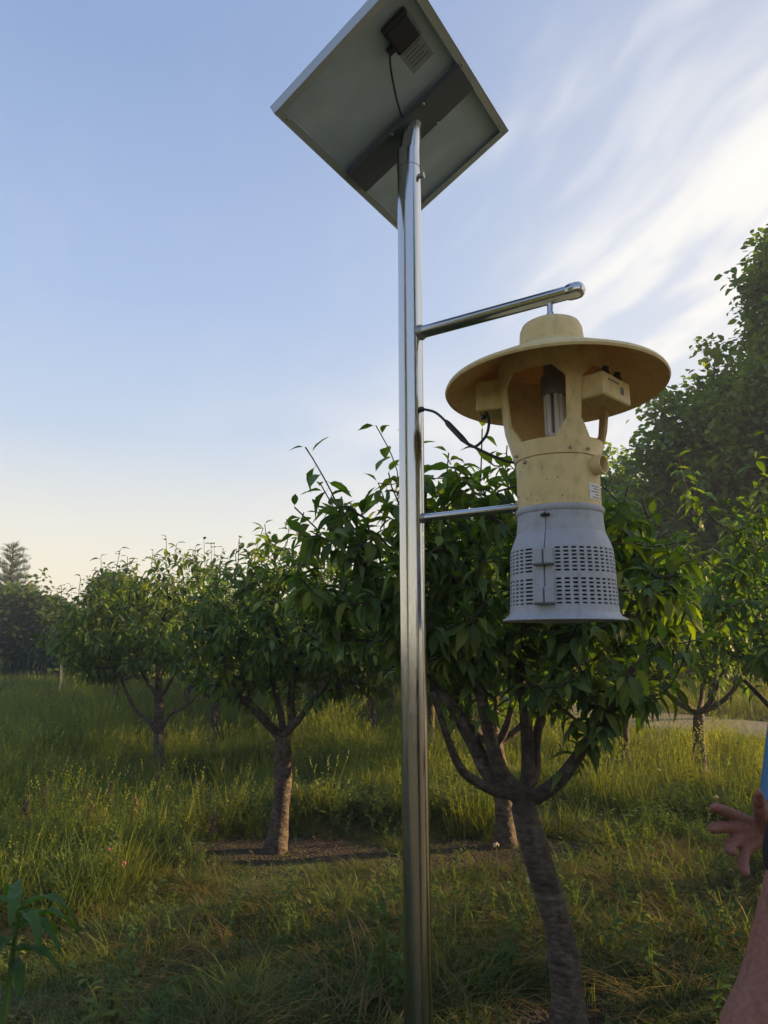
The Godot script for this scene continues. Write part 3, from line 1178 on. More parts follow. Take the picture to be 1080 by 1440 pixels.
func make_panel() -> void:
	var root := thing("solar_panel", "tilted solar panel seen from below, mounted on top of the steel pole", "solar panel", Vector3(0.0641, 3.3825, -2.1851))
	root.basis = Basis(Vector3(0.936, 0.238, 0.26).normalized(), 3.0441)
	var w := 0.5527
	var h := 0.7999
	var up := Transform3D()   # local +y is the underside
	var mb := MB.new()
	mb.box(Transform3D(Basis(), Vector3(0, -0.02, 0)), Vector3(w - 0.008, 0.004, h - 0.008))
	part("back_sheet", mb, M.back_sheet, root)
	mb = MB.new()
	mb.box(Transform3D(Basis(), Vector3(0, -0.0265, 0)), Vector3(w - 0.01, 0.004, h - 0.01))
	part("glass_face", mb, M.cells, root)
	for k in 36:
		mb = MB.new()
		var cx := (k % 4 - 1.5) * (w - 0.05) / 4.0
		var cz := (k / 4 - 4.0) * (h - 0.05) / 9.0
		mb.box(Transform3D(Basis(), Vector3(cx, -0.0293, cz)), Vector3((w - 0.05) / 4.0 - 0.004, 0.0012, (h - 0.05) / 9.0 - 0.004))
		part("solar_cell", mb, M.cell, root.get_node("glass_face"))
	for k in 4:
		mb = MB.new()
		var s := -1.0 if k % 2 == 0 else 1.0
		if k < 2:
			mb.box(Transform3D(Basis(), Vector3(s * (w / 2 - 0.0015), -0.0145, 0)), Vector3(0.003, 0.035, h), 0.0005)
			mb.box(Transform3D(Basis(), Vector3(s * (w / 2 - 0.0155), 0.0015, 0)), Vector3(0.025, 0.002, h - 0.001), 0.0005)
		else:
			mb.box(Transform3D(Basis(), Vector3(0, -0.0145, s * (h / 2 - 0.0015))), Vector3(w - 0.0065, 0.035, 0.003), 0.0005)
			mb.box(Transform3D(Basis(), Vector3(0, 0.0018, s * (h / 2 - 0.0155))), Vector3(w - 0.057, 0.002, 0.025), 0.0005)
		part("frame_bar", mb, M.alu, root)
	mb = MB.new()
	# the wide steel channel that carries the panel
	mb.box(Transform3D(Basis(), Vector3(0, 0.024, 0.035)), Vector3(w - 0.05, 0.003, 0.118), 0.0008)
	for s in [-1.0, 1.0]:
		mb.box(Transform3D(Basis(), Vector3(0, 0.0125, 0.035 + s * 0.0575)), Vector3(w - 0.051, 0.020, 0.003), 0.0008)
	part("support_channel", mb, M.channel, root)
	mb = MB.new()
	mb.box(Transform3D(Basis(), Vector3(0.165, -0.003, -0.262)), Vector3(0.095, 0.03, 0.105), 0.006)
	mb.box(Transform3D(Basis(), Vector3(0.165, 0.0145, -0.262)), Vector3(0.08, 0.006, 0.09), 0.002)
	mb.box(Transform3D(Basis(), Vector3(0.11, -0.004, -0.24)), Vector3(0.028, 0.018, 0.022), 0.003)
	part("junction_box", mb, M.black, root)
	mb = MB.new()
	mb.box(Transform3D(Basis(), Vector3(0.165, -0.0172, -0.15)), Vector3(0.085, 0.0012, 0.1))
	part("rating_label", mb, M.dull_label, root)
	for k in 5:
		mb = MB.new()
		mb.box(Transform3D(Basis(), Vector3(0.165 - 0.006 * (k % 2), -0.0163, -0.182 + 0.015 * k)), Vector3(0.066 - 0.012 * (k % 2), 0.0008, 0.004))
		part("printed_line", mb, M.grey_mark, root.get_node("rating_label"))
	for q in [[-1, -1], [1, -1], [-1, 1], [1, 1], [-1, 0], [1, 0]]:
		mb = MB.new()
		mb.ball(Vector3(q[0] * (w / 2 - 0.016), 0.003, q[1] * (h / 2 - 0.05)), Vector3(0.005, 0.0025, 0.005), 5, 8)
		part("frame_screw", mb, M.steel_dull, root)
	for q in [[-0.05, -0.02], [-0.05, 0.09], [0.09, -0.02], [0.09, 0.09]]:
		mb = MB.new()
		mb.ball(Vector3(q[0], 0.026, q[1]), Vector3(0.006, 0.005, 0.006), 5, 8)
		part("channel_bolt", mb, M.steel_dull, root.get_node("support_channel"))
	mb = MB.new()
	mb.tube(PackedVector3Array([Vector3(0.1, -0.003, -0.235), Vector3(0.082, 0.002, -0.21), Vector3(0.06, 0.012, -0.17), Vector3(0.035, 0.016, -0.11), Vector3(0.016, 0.012, -0.05), Vector3(0.012, 0.012, -0.03)]), PackedFloat32Array([0.0035, 0.0035, 0.0035, 0.0035, 0.0035, 0.0035]), 8)
	part("cable", mb, M.black, root)

func shell(mb: MB, prof: Array, a0: float, a1: float, h0: float, h1: float, seg: int, thick: float) -> void:
	# a piece of the funnel between two angles and two heights, with thickness
	var rad := func(h: float) -> float:
		for i in prof.size() - 1:
			if h <= prof[i + 1].y or i == prof.size() - 2:
				return lerpf(prof[i].x, prof[i + 1].x, (h - prof[i].y) / (prof[i + 1].y - prof[i].y))
		return 0.0
	var hs := [h0]
	for q in prof:
		if q.y > h0 + 0.002 and q.y < h1 - 0.002:
			hs.append(q.y)
	hs.append(h1)
	for i in hs.size() - 1:
		for k in seg:
			var pts := []
			for e in [[0, 0], [1, 0], [1, 1], [0, 1]]:
				var a := lerpf(a0, a1, float(k + e[0]) / seg)
				var h: float = hs[i + e[1]]
				pts.append([a, h, rad.call(h)])
			for side in 2:
				var ids := []
				for q in pts:
					var o := Vector3(cos(q[0]), 0, sin(q[0]))
					var r: float = q[2] - (thick if side == 1 else 0.0)
					ids.append(mb.p(o * r + Vector3(0, q[1], 0), o if side == 0 else -o))
				mb.quad(ids[0], ids[1], ids[2], ids[3])

func make_lamp(ax: Vector3) -> void:
	var root := thing("insect_lamp", "yellow hanging insect lamp with a wide hat and grey slotted collecting bucket", "insect lamp", Vector3(ax.x, 0, ax.z))
	root.rotation.z = 0.0
	var mb := MB.new()
	# hat
	mb.lathe(PackedVector2Array([Vector2(0.0, 2.428), Vector2(0.1, 2.424), Vector2(0.2, 2.376), Vector2(0.297, 2.324), Vector2(0.302, 2.315), Vector2(0.309, 2.313), Vector2(0.312, 2.319), Vector2(0.308, 2.328), Vector2(0.2, 2.385), Vector2(0.13, 2.422), Vector2(0.1, 2.438), Vector2(0.092, 2.446), Vector2(0.0912, 2.47), Vector2(0.089, 2.497), Vector2(0.083, 2.512), Vector2(0.066, 2.522), Vector2(0.035, 2.527), Vector2(0.0, 2.528)]), 96, Transform3D(Basis(), Vector3(0, 2.4, 0)) * Transform3D(Basis(Vector3(-0.29, 0, 0.957), deg_to_rad(0.9)) * Basis(Vector3(0.957, 0, 0.29), deg_to_rad(-1.6)), Vector3(0, -0.004, 0)) * Transform3D(Basis(), Vector3(0, -2.4, 0)))
	part("hat", mb, M.yellow, root)
	mb = MB.new()
	mb.lathe(PackedVector2Array([Vector2(0.0, 2.515), Vector2(0.013, 2.515), Vector2(0.013, 2.545), Vector2(0.009, 2.555), Vector2(0.009, 2.592)]), 20)
	part("hanger", mb, M.steel, root)
	# body
	mb = MB.new()
	mb.lathe(PackedVector2Array([Vector2(0.108, 2.10), Vector2(0.108, 1.955), Vector2(0.112, 1.955), Vector2(0.1135, 1.962), Vector2(0.1135, 2.098), Vector2(0.108, 2.10)]), 72)
	part("body_tube", mb, M.yellow, root)
	mb = MB.new()
	var prof := [Vector2(0.1155, 2.1005), Vector2(0.119, 2.108), Vector2(0.127, 2.135), Vector2(0.142, 2.19), Vector2(0.154, 2.29), Vector2(0.158, 2.36), Vector2(0.158, 2.395)]
	var windows := [[127.5, 36.5], [40.0, 36.0], [-33.0, 18.0]]
	var n := 180
	for k in n:
		var a0 := TAU * k / n
		var a1 := TAU * (k + 1) / n
		var am := rad_to_deg((a0 + a1) * 0.5)
		var d := 99.0
		for wd in windows:
			var off := absf(fposmod(am - wd[0] + 180.0, 360.0) - 180.0)
			if off < wd[1]:
				d = 36.0 - (wd[1] - off) if wd[1] > 20.0 else 36.0 - (wd[1] - off) * 2.0
		if d > 36.0:
			shell(mb, prof, a0, a1, 2.1005, 2.395, 1, 0.005)
		else:
			var lowest := 2.142 + 0.05 * clampf((d - 22.0) / 14.0, 0, 1)
			var highest := 2.335 - 0.035 * clampf((d - 22.0) / 14.0, 0, 1)
			shell(mb, prof, a0, a1, 2.1005, lowest, 1, 0.005)
			shell(mb, prof, a0, a1, highest, 2.395, 1, 0.005)
	# the cut edges of the openings
	for wd in windows:
		var ring := []
		for q in [[-36.0, 2.192], [-22.0, 2.142], [-11.0, 2.142], [0.0, 2.142], [11.0, 2.142], [22.0, 2.142], [36.0, 2.192], [36.0, 2.245], [36.0, 2.30], [22.0, 2.335], [0.0, 2.335], [-22.0, 2.335], [-36.0, 2.30], [-36.0, 2.245]]:
			var across: float = (signf(q[0]) * (wd[1] - (36.0 - absf(q[0])) if absf(q[0]) > 20.0 else absf(q[0]))) if wd[1] > 20.0 else q[0] * 0.5
			var a: float = deg_to_rad(wd[0] + across)
			var r := 0.0
			for i in prof.size() - 1:
				if q[1] >= prof[i].y:
					r = lerpf(prof[i].x, prof[i + 1].x, (q[1] - prof[i].y) / (prof[i + 1].y - prof[i].y))
			ring.append([Vector3(cos(a), 0, sin(a)), r, q[1]])
		var am: float = deg_to_rad(wd[0])
		var cen := Vector3(cos(am) * 0.14, 2.24, sin(am) * 0.14)
		for i in ring.size():
			var q: Array = ring[i]
			var s: Array = ring[(i + 1) % ring.size()]
			var pts := [q[0] * (q[1] + 0.0015) + Vector3(0, q[2], 0), s[0] * (s[1] + 0.0015) + Vector3(0, s[2], 0), s[0] * (s[1] - 0.0065) + Vector3(0, s[2], 0), q[0] * (q[1] - 0.0065) + Vector3(0, q[2], 0)]
			mb.face(pts, cen - pts[0])
	part("funnel", mb, M.yellow, root)
	# side boxes under the hat
	for q in [[45.0, 0.1, 0.192, 0.15, 2.237, 2.302, "control_box"], [200.0, 0.13, 0.218, 0.1, 2.262, 2.35, "cable_box"]]:
		mb = MB.new()
		var a := deg_to_rad(q[0])
		var out := Vector3(cos(a), 0, sin(a))
		var bas := Basis(out, Vector3.UP, out.cross(Vector3.UP))
		mb.box(Transform3D(bas, out * (q[1] + q[2]) * 0.5 + Vector3(0, (q[4] + q[5]) * 0.5, 0)), Vector3(q[2] - q[1], q[5] - q[4], q[3]), 0.004)
		var bx := part(q[6], mb, M.yellow, root)
		if q[6] == "control_box":
			for s in [-0.035, 0.03]:
				mb = MB.new()
				var g0: Vector3 = out * (q[2] - 0.018) + bas.z * s + Vector3(0, q[5], 0)
				mb.tube(PackedVector3Array([g0, g0 + Vector3(0, 0.012, 0), g0 + Vector3(0, 0.013, 0), g0 + out * 0.004 + Vector3(0, 0.026, 0)]), PackedFloat32Array([0.0125, 0.0125, 0.0095, 0.0085]), 14)
				part("cable_gland", mb, M.black, bx)
			mb = MB.new()
			mb.box(Transform3D(bas, out * (q[2] + 0.0005) + bas.z * 0.02 + Vector3(0, 2.284, 0)), Vector3(0.002, 0.004, 0.06))
			mb.box(Transform3D(bas, out * (q[2] + 0.0005) - bas.z * 0.025 + Vector3(0, 2.268, 0)), Vector3(0.002, 0.02, 0.018), 0.0003)
			part("switch_mark", mb, M.grey_mark, bx)
		else:
			mb = MB.new()
			bar(mb, out * (q[2] - 0.012) + Vector3(0, 2.252, 0), out * (q[2] - 0.012) + Vector3(0, 2.27, 0), 0.008, 12)
			part("cable_gland", mb, M.black, bx)
	# lamp inside
	mb = MB.new()
	mb.lathe(PackedVector2Array([Vector2(0, 2.296), Vector2(0.034, 2.296), Vector2(0.036, 2.303), Vector2(0.036, 2.35), Vector2(0.028, 2.36), Vector2(0.028, 2.424)]), 28)
	part("lamp_holder", mb, M.white_dull, root)
	for k in 4:
		var a := TAU * k / 4 + 0.5
		var o := Vector3(cos(a) * 0.021, 0, sin(a) * 0.021)
		var s := Vector3(-sin(a), 0, cos(a)) * 0.011
		mb = MB.new()
		mb.tube(PackedVector3Array([o - s + Vector3(0, 2.298, 0), o - s + Vector3(0, 2.185, 0), o - s * 0.6 + Vector3(0, 2.176, 0), o + Vector3(0, 2.173, 0), o + s * 0.6 + Vector3(0, 2.176, 0), o + s + Vector3(0, 2.185, 0), o + s + Vector3(0, 2.298, 0)]), PackedFloat32Array([0.0075, 0.0075, 0.0075, 0.0075, 0.0075, 0.0075, 0.0075]), 12)
		part("lamp_tube", mb, M.tube_glass, root)
	# round socket on the right, sticker, screw
	var a := deg_to_rad(44.0)
	var out := Vector3(cos(a), 0, sin(a))
	var bas := Basis(out.cross(Vector3.UP), out, Vector3.UP)
	mb = MB.new()
	mb.lathe(PackedVector2Array([Vector2(0.0265, -0.012), Vector2(0.0265, 0.026), Vector2(0.0255, 0.028), Vector2(0.0228, 0.028), Vector2(0.0215, 0.026), Vector2(0.0215, 0.002)]), 36, Transform3D(bas, out * 0.112 + Vector3(0, 2.072, 0)))
	part("socket_ring", mb, M.yellow, root)
	mb = MB.new()
	mb.lathe(PackedVector2Array([Vector2(0.0, 0.006), Vector2(0.0214, 0.006)]), 24, Transform3D(bas, out * 0.112 + Vector3(0, 2.072, 0)))
	mb.ball(out * 0.121 + Vector3(0.003, 2.064, 0), Vector3.ONE * 0.007, 6, 8)
	part("socket_face", mb, M.black, root.get_node("socket_ring"))
	mb = MB.new()
	mb.lathe(PackedVector2Array([Vector2(0.1146, 1.978), Vector2(0.1146, 2.022)]), 10, Transform3D(), deg_to_rad(36.0), deg_to_rad(60.0))
	part("sticker", mb, M.sticker, root)
	for k in 5:
		mb = MB.new()
		var h := 2.015 - 0.0075 * k
		mb.lathe(PackedVector2Array([Vector2(0.1149, h - 0.0028), Vector2(0.1149, h)]), 8, Transform3D(), deg_to_rad(38.0), deg_to_rad([56.0, 52.0, 57.0, 49.0, 54.0][k]))
		part("printed_line", mb, M.grey_mark, root.get_node("sticker"))
	mb = MB.new()
	a = deg_to_rad(152.0)
	mb.ball(Vector3(cos(a) * 0.1165, 2.088, sin(a) * 0.1165), Vector3.ONE * 0.0055, 6, 10)
	part("screw", mb, M.steel_dull, root)
	mb = MB.new()
	a = deg_to_rad(100.0)
	mb.box(Transform3D(Basis(Vector3(-sin(a), 0, cos(a)), Vector3.UP, Vector3(cos(a), 0, sin(a))), Vector3(cos(a) * 0.1133, 2.03, sin(a) * 0.1133)), Vector3(0.0018, 0.132, 0.0014))
	part("mould_seam", mb, M.yellow, root)
	var rng := RandomNumberGenerator.new()
	rng.seed = 4
	mb = MB.new()
	for i in 26:
		a = deg_to_rad(rng.randf_range(20.0, 190.0))
		var h := rng.randf_range(1.965, 2.085)
		var sz := rng.randf_range(0.0008, 0.0022)
		mb.ball(Vector3(cos(a) * 0.1137, h, sin(a) * 0.1137), Vector3(sz, sz * rng.randf_range(0.6, 1.6), sz), 3, 5)
	part("specks", mb, M.grey_mark, root).set_meta("kind", "stuff")
	for k in 3:
		mb = MB.new()
		a = deg_to_rad([87.0, 168.0, 62.0][k])
		mb.ball(Vector3(cos(a) * 0.1235, 2.112, sin(a) * 0.1235), Vector3.ONE * 0.0045, 5, 8)
		part("screw", mb, M.steel_dull, root)
	make_bucket(root)

func make_bucket(root: Node3D) -> void:
	# grey collecting bucket: two shell halves with two bands of slots
	var seam := 122.0
	var prof := [Vector2(0.1165, 1.952), Vector2(0.1162, 1.925), Vector2(0.1195, 1.895), Vector2(0.129, 1.872), Vector2(0.1365, 1.851), Vector2(0.1385, 1.838), Vector2(0.1435, 1.692), Vector2(0.1440, 1.682)]
	var mb := MB.new()
	var rad := func(h: float) -> float:
		for i in prof.size() - 1:
			if h >= prof[i + 1].y or i == prof.size() - 2:
				return lerpf(prof[i].x, prof[i + 1].x, (prof[i].y - h) / (prof[i].y - prof[i + 1].y))
		return 0.1
	mb.lathe(PackedVector2Array([Vector2(0.144, 1.684), Vector2(0.1425, 1.7), Vector2(0.1437, 1.692), Vector2(0.1440, 1.682), Vector2(0.150, 1.672), Vector2(0.164, 1.664), Vector2(0.165, 1.661), Vector2(0.163, 1.6595), Vector2(0.15, 1.666), Vector2(0.141, 1.677), Vector2(0.1395, 1.70)]), 96)
	part("bottom_flange", mb, M.grey, root)
	mb = MB.new()
	mb.lathe(PackedVector2Array([Vector2(0.114, 1.948), Vector2(0.1185, 1.948), Vector2(0.1205, 1.953), Vector2(0.1205, 1.960), Vector2(0.1185, 1.964), Vector2(0.114, 1.964)]), 96)
	part("collar_ring", mb, M.grey, root)
	for half in 2:
		mb = MB.new()
		var cols := 20
		# solid upper part, middle rib and lower part of this half, then the slot bands
		var a0 := deg_to_rad(seam + 180.0 * half + 0.5)
		var a1 := deg_to_rad(seam + 180.0 * (half + 1) - 0.5)
		var heights := [1.952, 1.94, 1.925, 1.91, 1.895, 1.883, 1.872, 1.861, 1.851]
		var bands := [[1.851, 1.783], [1.771, 1.699]]
		var rows := 7
		var strips := []
		for i in heights.size() - 1:
			strips.append([heights[i], heights[i + 1], false])
		for bd in bands:
			var each: float = (bd[0] - bd[1]) / rows
			for r in rows:
				strips.append([bd[0] - each * r, bd[0] - each * (r + 0.5), false])
				strips.append([bd[0] - each * (r + 0.5), bd[0] - each * (r + 1), true])
			strips.append([bd[1], bd[1] - (0.012 if bd[1] > 1.75 else 0.017), false])
		for s in strips:
			var ht: float = s[0]
			var hb: float = s[1]
			var rt: float = rad.call(ht)
			var rb: float = rad.call(hb)
			var slope := Vector2(ht - hb, rb - rt).normalized()
			var cuts := [0.0]
			var holes := []
			# angles of the slots: a wide one beside the seam, then even ones
			var deg := 14.0
			cuts.append(deg)
			var first := true
			while deg < 165.0:
				var wide := 9.5 if first else 5.2
				first = false
				holes.append(cuts.size() - 1)
				cuts.append(deg + wide)
				cuts.append(deg + wide + 3.3)
				deg += wide + 3.3
			cuts[cuts.size() - 1] = 179.0
			for k in cuts.size() - 1:
				var open: bool = s[2] and k >= 1 and k % 2 == 1 and k < cuts.size() - 1
				var b0: float = a0 + deg_to_rad(cuts[k])
				var b1: float = a0 + deg_to_rad(cuts[k + 1])
				var m := maxi(1, int(rad_to_deg(b1 - b0) / 5.0))
				if open:
					var q := []
					for e in [[b0, ht, rt], [b1, ht, rt], [b1, hb, rb], [b0, hb, rb]]:
						q.append([Vector3(cos(e[0]), 0, sin(e[0])), e[1], e[2]])
					var cen: Vector3 = (q[0][0] + q[1][0]).normalized() * rt + Vector3(0, (ht + hb) * 0.5, 0)
					for i in 4:
						var u: Array = q[i]
						var w: Array = q[(i + 1) % 4]
						var pts := [u[0] * u[2] + Vector3(0, u[1], 0), w[0] * w[2] + Vector3(0, w[1], 0), w[0] * (w[2] - 0.004) + Vector3(0, w[1], 0), u[0] * (u[2] - 0.004) + Vector3(0, u[1], 0)]
						mb.face(pts, cen - (pts[0] + pts[1]) * 0.5)
					continue
				for i in m:
					var c0 := lerpf(b0, b1, float(i) / m)
					var c1 := lerpf(b0, b1, float(i + 1) / m)
					for side in 2:
						var off := 0.0 if side == 0 else -0.004
						var ids := []
						for e in [[c0, ht, rt], [c1, ht, rt], [c1, hb, rb], [c0, hb, rb]]:
							var o := Vector3(cos(e[0]), 0, sin(e[0]))
							var nor := (o * slope.x + Vector3(0, slope.y, 0)) * (1.0 if side == 0 else -1.0)
							ids.append(mb.p(o * (e[2] + off) + Vector3(0, e[1], 0), nor))
						mb.quad(ids[0], ids[1], ids[2], ids[3])
		part("bucket_half", mb, M.grey, root)
	# seam flange, clasps and the little clip at the top
	var a := deg_to_rad(seam)
	var out := Vector3(cos(a), 0, sin(a))
	var bas := Basis(out.cross(Vector3.UP), Vector3.UP, out)
	for q in [[-0.0125, 0.0], [0.0125, 0.0]]:
		mb = MB.new()
		mb.box(Transform3D(bas * Basis(Vector3.RIGHT, -0.033), out * 0.1415 + bas.x * q[0] + Vector3(0, 1.772, 0)), Vector3(0.022, 0.148, 0.006), 0.0015)
		part("seam_strip", mb, M.grey, root)
	for h in [1.822, 1.722]:
		for s in [-1.0, 1.0]:
			mb = MB.new()
			mb.box(Transform3D(bas, out * (0.1475 + (1.82 - h) * 0.034) + bas.x * s * 0.0135 + Vector3(0, h, 0)), Vector3(0.0235, 0.04, 0.013), 0.002)
			part("clasp", mb, M.grey, root)
		mb = MB.new()
		mb.box(Transform3D(bas, out * (0.1485 + (1.82 - h) * 0.034) + Vector3(0, h - 0.022, 0)), Vector3(0.054, 0.004, 0.016), 0.001)
		part("clasp_pin", mb, M.grey_dark, root)
	mb = MB.new()
	mb.box(Transform3D(bas, out * 0.1195 + Vector3(0, 1.934, 0)), Vector3(0.026, 0.007, 0.008), 0.002)
	mb.ball(out * 0.1235 + Vector3(0, 1.934, 0), Vector3(0.006, 0.006, 0.006), 6, 8)
	part("clip", mb, M.rust, root)
	mb = MB.new()
	mb.lathe(PackedVector2Array([Vector2(0.0, 1.95), Vector2(0.05, 1.93), Vector2(0.112, 1.952)]), 32)
	mb.lathe(PackedVector2Array([Vector2(0.126, 1.69), Vector2(0.124, 1.84), Vector2(0.108, 1.9)]), 32)
	part("net_bag", mb, M.grey_dark, root)

func make_cable() -> void:
	var root := thing("lamp_cable", "black cable with a thick connector looping from the pole to the yellow lamp", "cable", Vector3(0.118, 2.332, -2.17))
	var o := Vector3(0.118, 2.332, -2.17)
	var curve := Curve3D.new()
	for q in [Vector3(0.122, 2.335, -2.168), Vector3(0.161, 2.315, -2.14), Vector3(0.197, 2.265, -2.1), Vector3(0.244, 2.192, -2.05), Vector3(0.269, 2.173, -2.03), Vector3(0.297, 2.196, -2.0), Vector3(0.306, 2.235, -1.99), Vector3(0.296, 2.262, -1.976)]:
		curve.add_point(q - o)
	for i in range(1, curve.point_count - 1):
		var d := (curve.get_point_position(i + 1) - curve.get_point_position(i - 1)) * 0.17
		curve.set_point_in(i, -d)
		curve.set_point_out(i, d)
	var pts := curve.tessellate(4, 4)
	var rr := PackedFloat32Array()
	for q in pts:
		rr.append(0.0042)
	var mb := MB.new()
	mb.tube(pts, rr, 10)
	part("wire", mb, M.black, root)
	mb = MB.new()
	mb.tube(PackedVector3Array([Vector3(0.19, 2.277, -2.107) - o, Vector3(0.198, 2.264, -2.1) - o, Vector3(0.236, 2.204, -2.058) - o, Vector3(0.25, 2.185, -2.044) - o]), PackedFloat32Array([0.005, 0.009, 0.009, 0.005]), 14)
	part("connector", mb, M.black, root)
	mb = MB.new()
	mb.tube(PackedVector3Array([Vector3(0.25, 2.186, -2.045) - o, Vector3(0.275, 2.165, -2.025) - o, Vector3(0.31, 2.139, -2.0) - o, Vector3(0.35, 2.12, -1.995) - o, Vector3(0.385, 2.11, -1.985) - o]), PackedFloat32Array([0.0042, 0.0042, 0.0042, 0.0042, 0.0042]), 10)
	part("second_wire", mb, M.black, root)

# ---------------------------------------------------------------- small plants
func make_dock(at: Vector3, seed_: int, tall: float) -> Node3D:
	var rng := RandomNumberGenerator.new()
	rng.seed = seed_
	var root := thing("dock_plant", "", "weed", at, "rusty dock plants in the tall grass at left")
	var mb := MB.new()
	var pts := PackedVector3Array([Vector3(0, -0.02, 0), Vector3(0.012, tall * 0.5, 0.004), Vector3(0.02, tall, -0.01)])
	mb.tube(pts, PackedFloat32Array([0.004, 0.003, 0.0015]), 6)
	for s in 3:
		var a := rng.randf() * TAU
		var h := tall * (0.5 + 0.13 * s)
		mb.tube(PackedVector3Array([Vector3(0.012, h, 0.0), Vector3(0.012 + cos(a) * 0.05, h + 0.1, sin(a) * 0.05)]), PackedFloat32Array([0.002, 0.001]), 5)
	part("stalk", mb, M.stalk, root)
	mb = MB.new()
	for i in 90:
		var w := rng.randf_range(0.5, 1.02)
		var q := Vector3(0.018 + rng.randf_range(-1, 1) * 0.035 * (1.1 - w * 0.6), tall * w, rng.randf_range(-1, 1) * 0.035 * (1.1 - w * 0.6))
		mb.ball(q, Vector3(0.0085, 0.0095, 0.0085) * rng.randf_range(0.7, 1.4), 3, 5)
	part("seed_head", mb, M.dock, root).set_meta("kind", "stuff")
	for k in 4:
		mb = MB.new()
		var a := rng.randf() * TAU
		mb.add(M.blade_leaf, Transform3D(leaf_basis(Vector3(cos(a), 0.7, sin(a)), Vector3.UP, rng.randf_range(0.13, 0.2)), Vector3(0, 0.02 + 0.03 * k, 0)))
		part("leaf", mb, M.leaf_one[k % M.leaf_one.size()], root)
	return root

func make_corn() -> void:
	var root := thing("young_maize", "young maize-like plant with broad arching leaves at the lower left edge", "plant", Vector3(-1.27, 0, -2.62))
	var mb := MB.new()
	mb.tube(PackedVector3Array([Vector3(0, -0.03, 0), Vector3(0.01, 0.35, 0), Vector3(0.03, 0.72, 0.0)]), PackedFloat32Array([0.012, 0.01, 0.006]), 10)
	part("stalk", mb, M.maize, root)
	for q in [[0.70, -0.2, 0.23, 0.9], [0.66, 0.3, 0.22, 0.6], [0.72, 2.6, 0.22, 0.8], [0.64, -1.1, 0.2, 0.5], [0.6, 2.1, 0.2, 0.5], [0.74, 1.2, 0.18, 1.1], [0.58, 0.05, 0.2, 0.35], [0.73, -2.2, 0.2, 1.0], [0.69, 0.7, 0.22, 0.75], [0.62, 1.6, 0.2, 0.4], [0.66, -0.6, 0.24, 0.6], [0.55, 0.9, 0.18, 0.3]]:
		mb = MB.new()
		var d := Vector3(cos(q[1]), 0, sin(q[1]))
		var side := d.cross(Vector3.UP)
		var prev := []
		for i in 11:
			var s := i / 10.0
			var c: Vector3 = Vector3(0.02, q[0], 0) + d * q[2] * s * (1.0 - 0.12 * s) + Vector3(0, q[2] * (q[3] * s - 1.05 * (0.45 + q[3]) * s * s * 0.82), 0)
			var w := 0.021 * pow(sin(PI * clampf(0.12 + s * 0.88, 0, 1)), 0.7) + 0.002
			var nor := Vector3(0, 1, 0) - d * 0.3 * (1.0 - 2.0 * s)
			var wave := 0.006 * sin(s * 14.0 + q[1])
			var row := [mb.p(c - side * w + Vector3(0, 0.012 + wave, 0), nor, Color.WHITE), mb.p(c, nor, Color(1.25, 1.25, 1.2)), mb.p(c + side * w + Vector3(0, 0.012 - wave, 0), nor, Color.WHITE)]
			if prev:
				mb.quad(prev[0], prev[1], row[1], row[0])
				mb.quad(prev[1], prev[2], row[2], row[1])
			prev = row
		part("leaf", mb, M.maize, root)

func make_flower(called: String, label: String, group: String, at: Vector3, tall: float, size: float, material: Material) -> void:
	var root := thing(called, label, "flower", at, group)
	var mb := MB.new()
	mb.tube(PackedVector3Array([Vector3(0, -0.02, 0), Vector3(0.01, tall * 0.6, 0), Vector3(0.0, tall, 0.01)]), PackedFloat32Array([0.002, 0.0018, 0.0015]), 5)
	part("stem", mb, M.stalk, root)
	mb = MB.new()
	var rng := RandomNumberGenerator.new()
	rng.seed = int(tall * 1000.0)
	for i in 26:
		var o := Vector3(rng.randfn(), rng.randfn() * 0.6 + 0.3, rng.randfn()).normalized()
		mb.ball(Vector3(0, tall, 0.01) + o * size, Vector3.ONE * size * 0.3, 3, 5)
	part("flower_head", mb, material, root)

# ---------------------------------------------------------------- the scene
func _ready() -> void:
	var cam := Camera3D.new()
	cam.fov = rad_to_deg(2.0 * atan(0.72))
	cam.position = Vector3(0, 1.6, 0)
	cam.rotation.x = deg_to_rad(10.5)
	cam.near = 0.05
	cam.far = 1500.0
	add_child(cam)
	cam.current = true
	var az := deg_to_rad(SUN_AZ)
	var el := deg_to_rad(SUN_EL)
	var to_sun := Vector3(sin(az) * cos(el), sin(el), -cos(az) * cos(el))
	var env := Environment.new()
	env.background_mode = Environment.BG_SKY
	var sky := Sky.new()
	var sm := PanoramaSkyMaterial.new()
	sm.panorama = make_sky(to_sun)
	sm.energy_multiplier = 0.3846
	sky.sky_material = sm
	env.sky = sky
	env.tonemap_mode = Environment.TONE_MAPPER_LINEAR
	env.tonemap_exposure = 2.6
	env.fog_enabled = true
	env.fog_density = 0.003
	env.fog_light_color = Color(0.86, 0.92, 1.0)
	env.sdfgi_enabled = true
	env.ssao_enabled = true
	env.ssil_enabled = true
	var we := WorldEnvironment.new()
	we.environment = env
	add_child(we)
	var sun := DirectionalLight3D.new()
	sun.light_energy = 1.6
	sun.light_color = Color(1.0, 0.83, 0.6)
	sun.light_angular_distance = 0.6
	sun.shadow_enabled = true
	sun.basis = Basis.looking_at(-to_sun)
	add_child(sun)

	ground_noise.seed = 3
	ground_noise.frequency = 0.03
	patch_noise.seed = 21
	patch_noise.frequency = 0.03
	patch_noise.fractal_octaves = 4
	make_materials()
	make_ground()
	make_trees()
	make_grass()
	var arm := Vector3(0.838, 0, 0.5457).normalized()
	make_pole(arm)
	make_panel()
	make_lamp(Vector3(0.487, 0, -1.941))
	make_cable()
	make_small_plants()
	make_people()

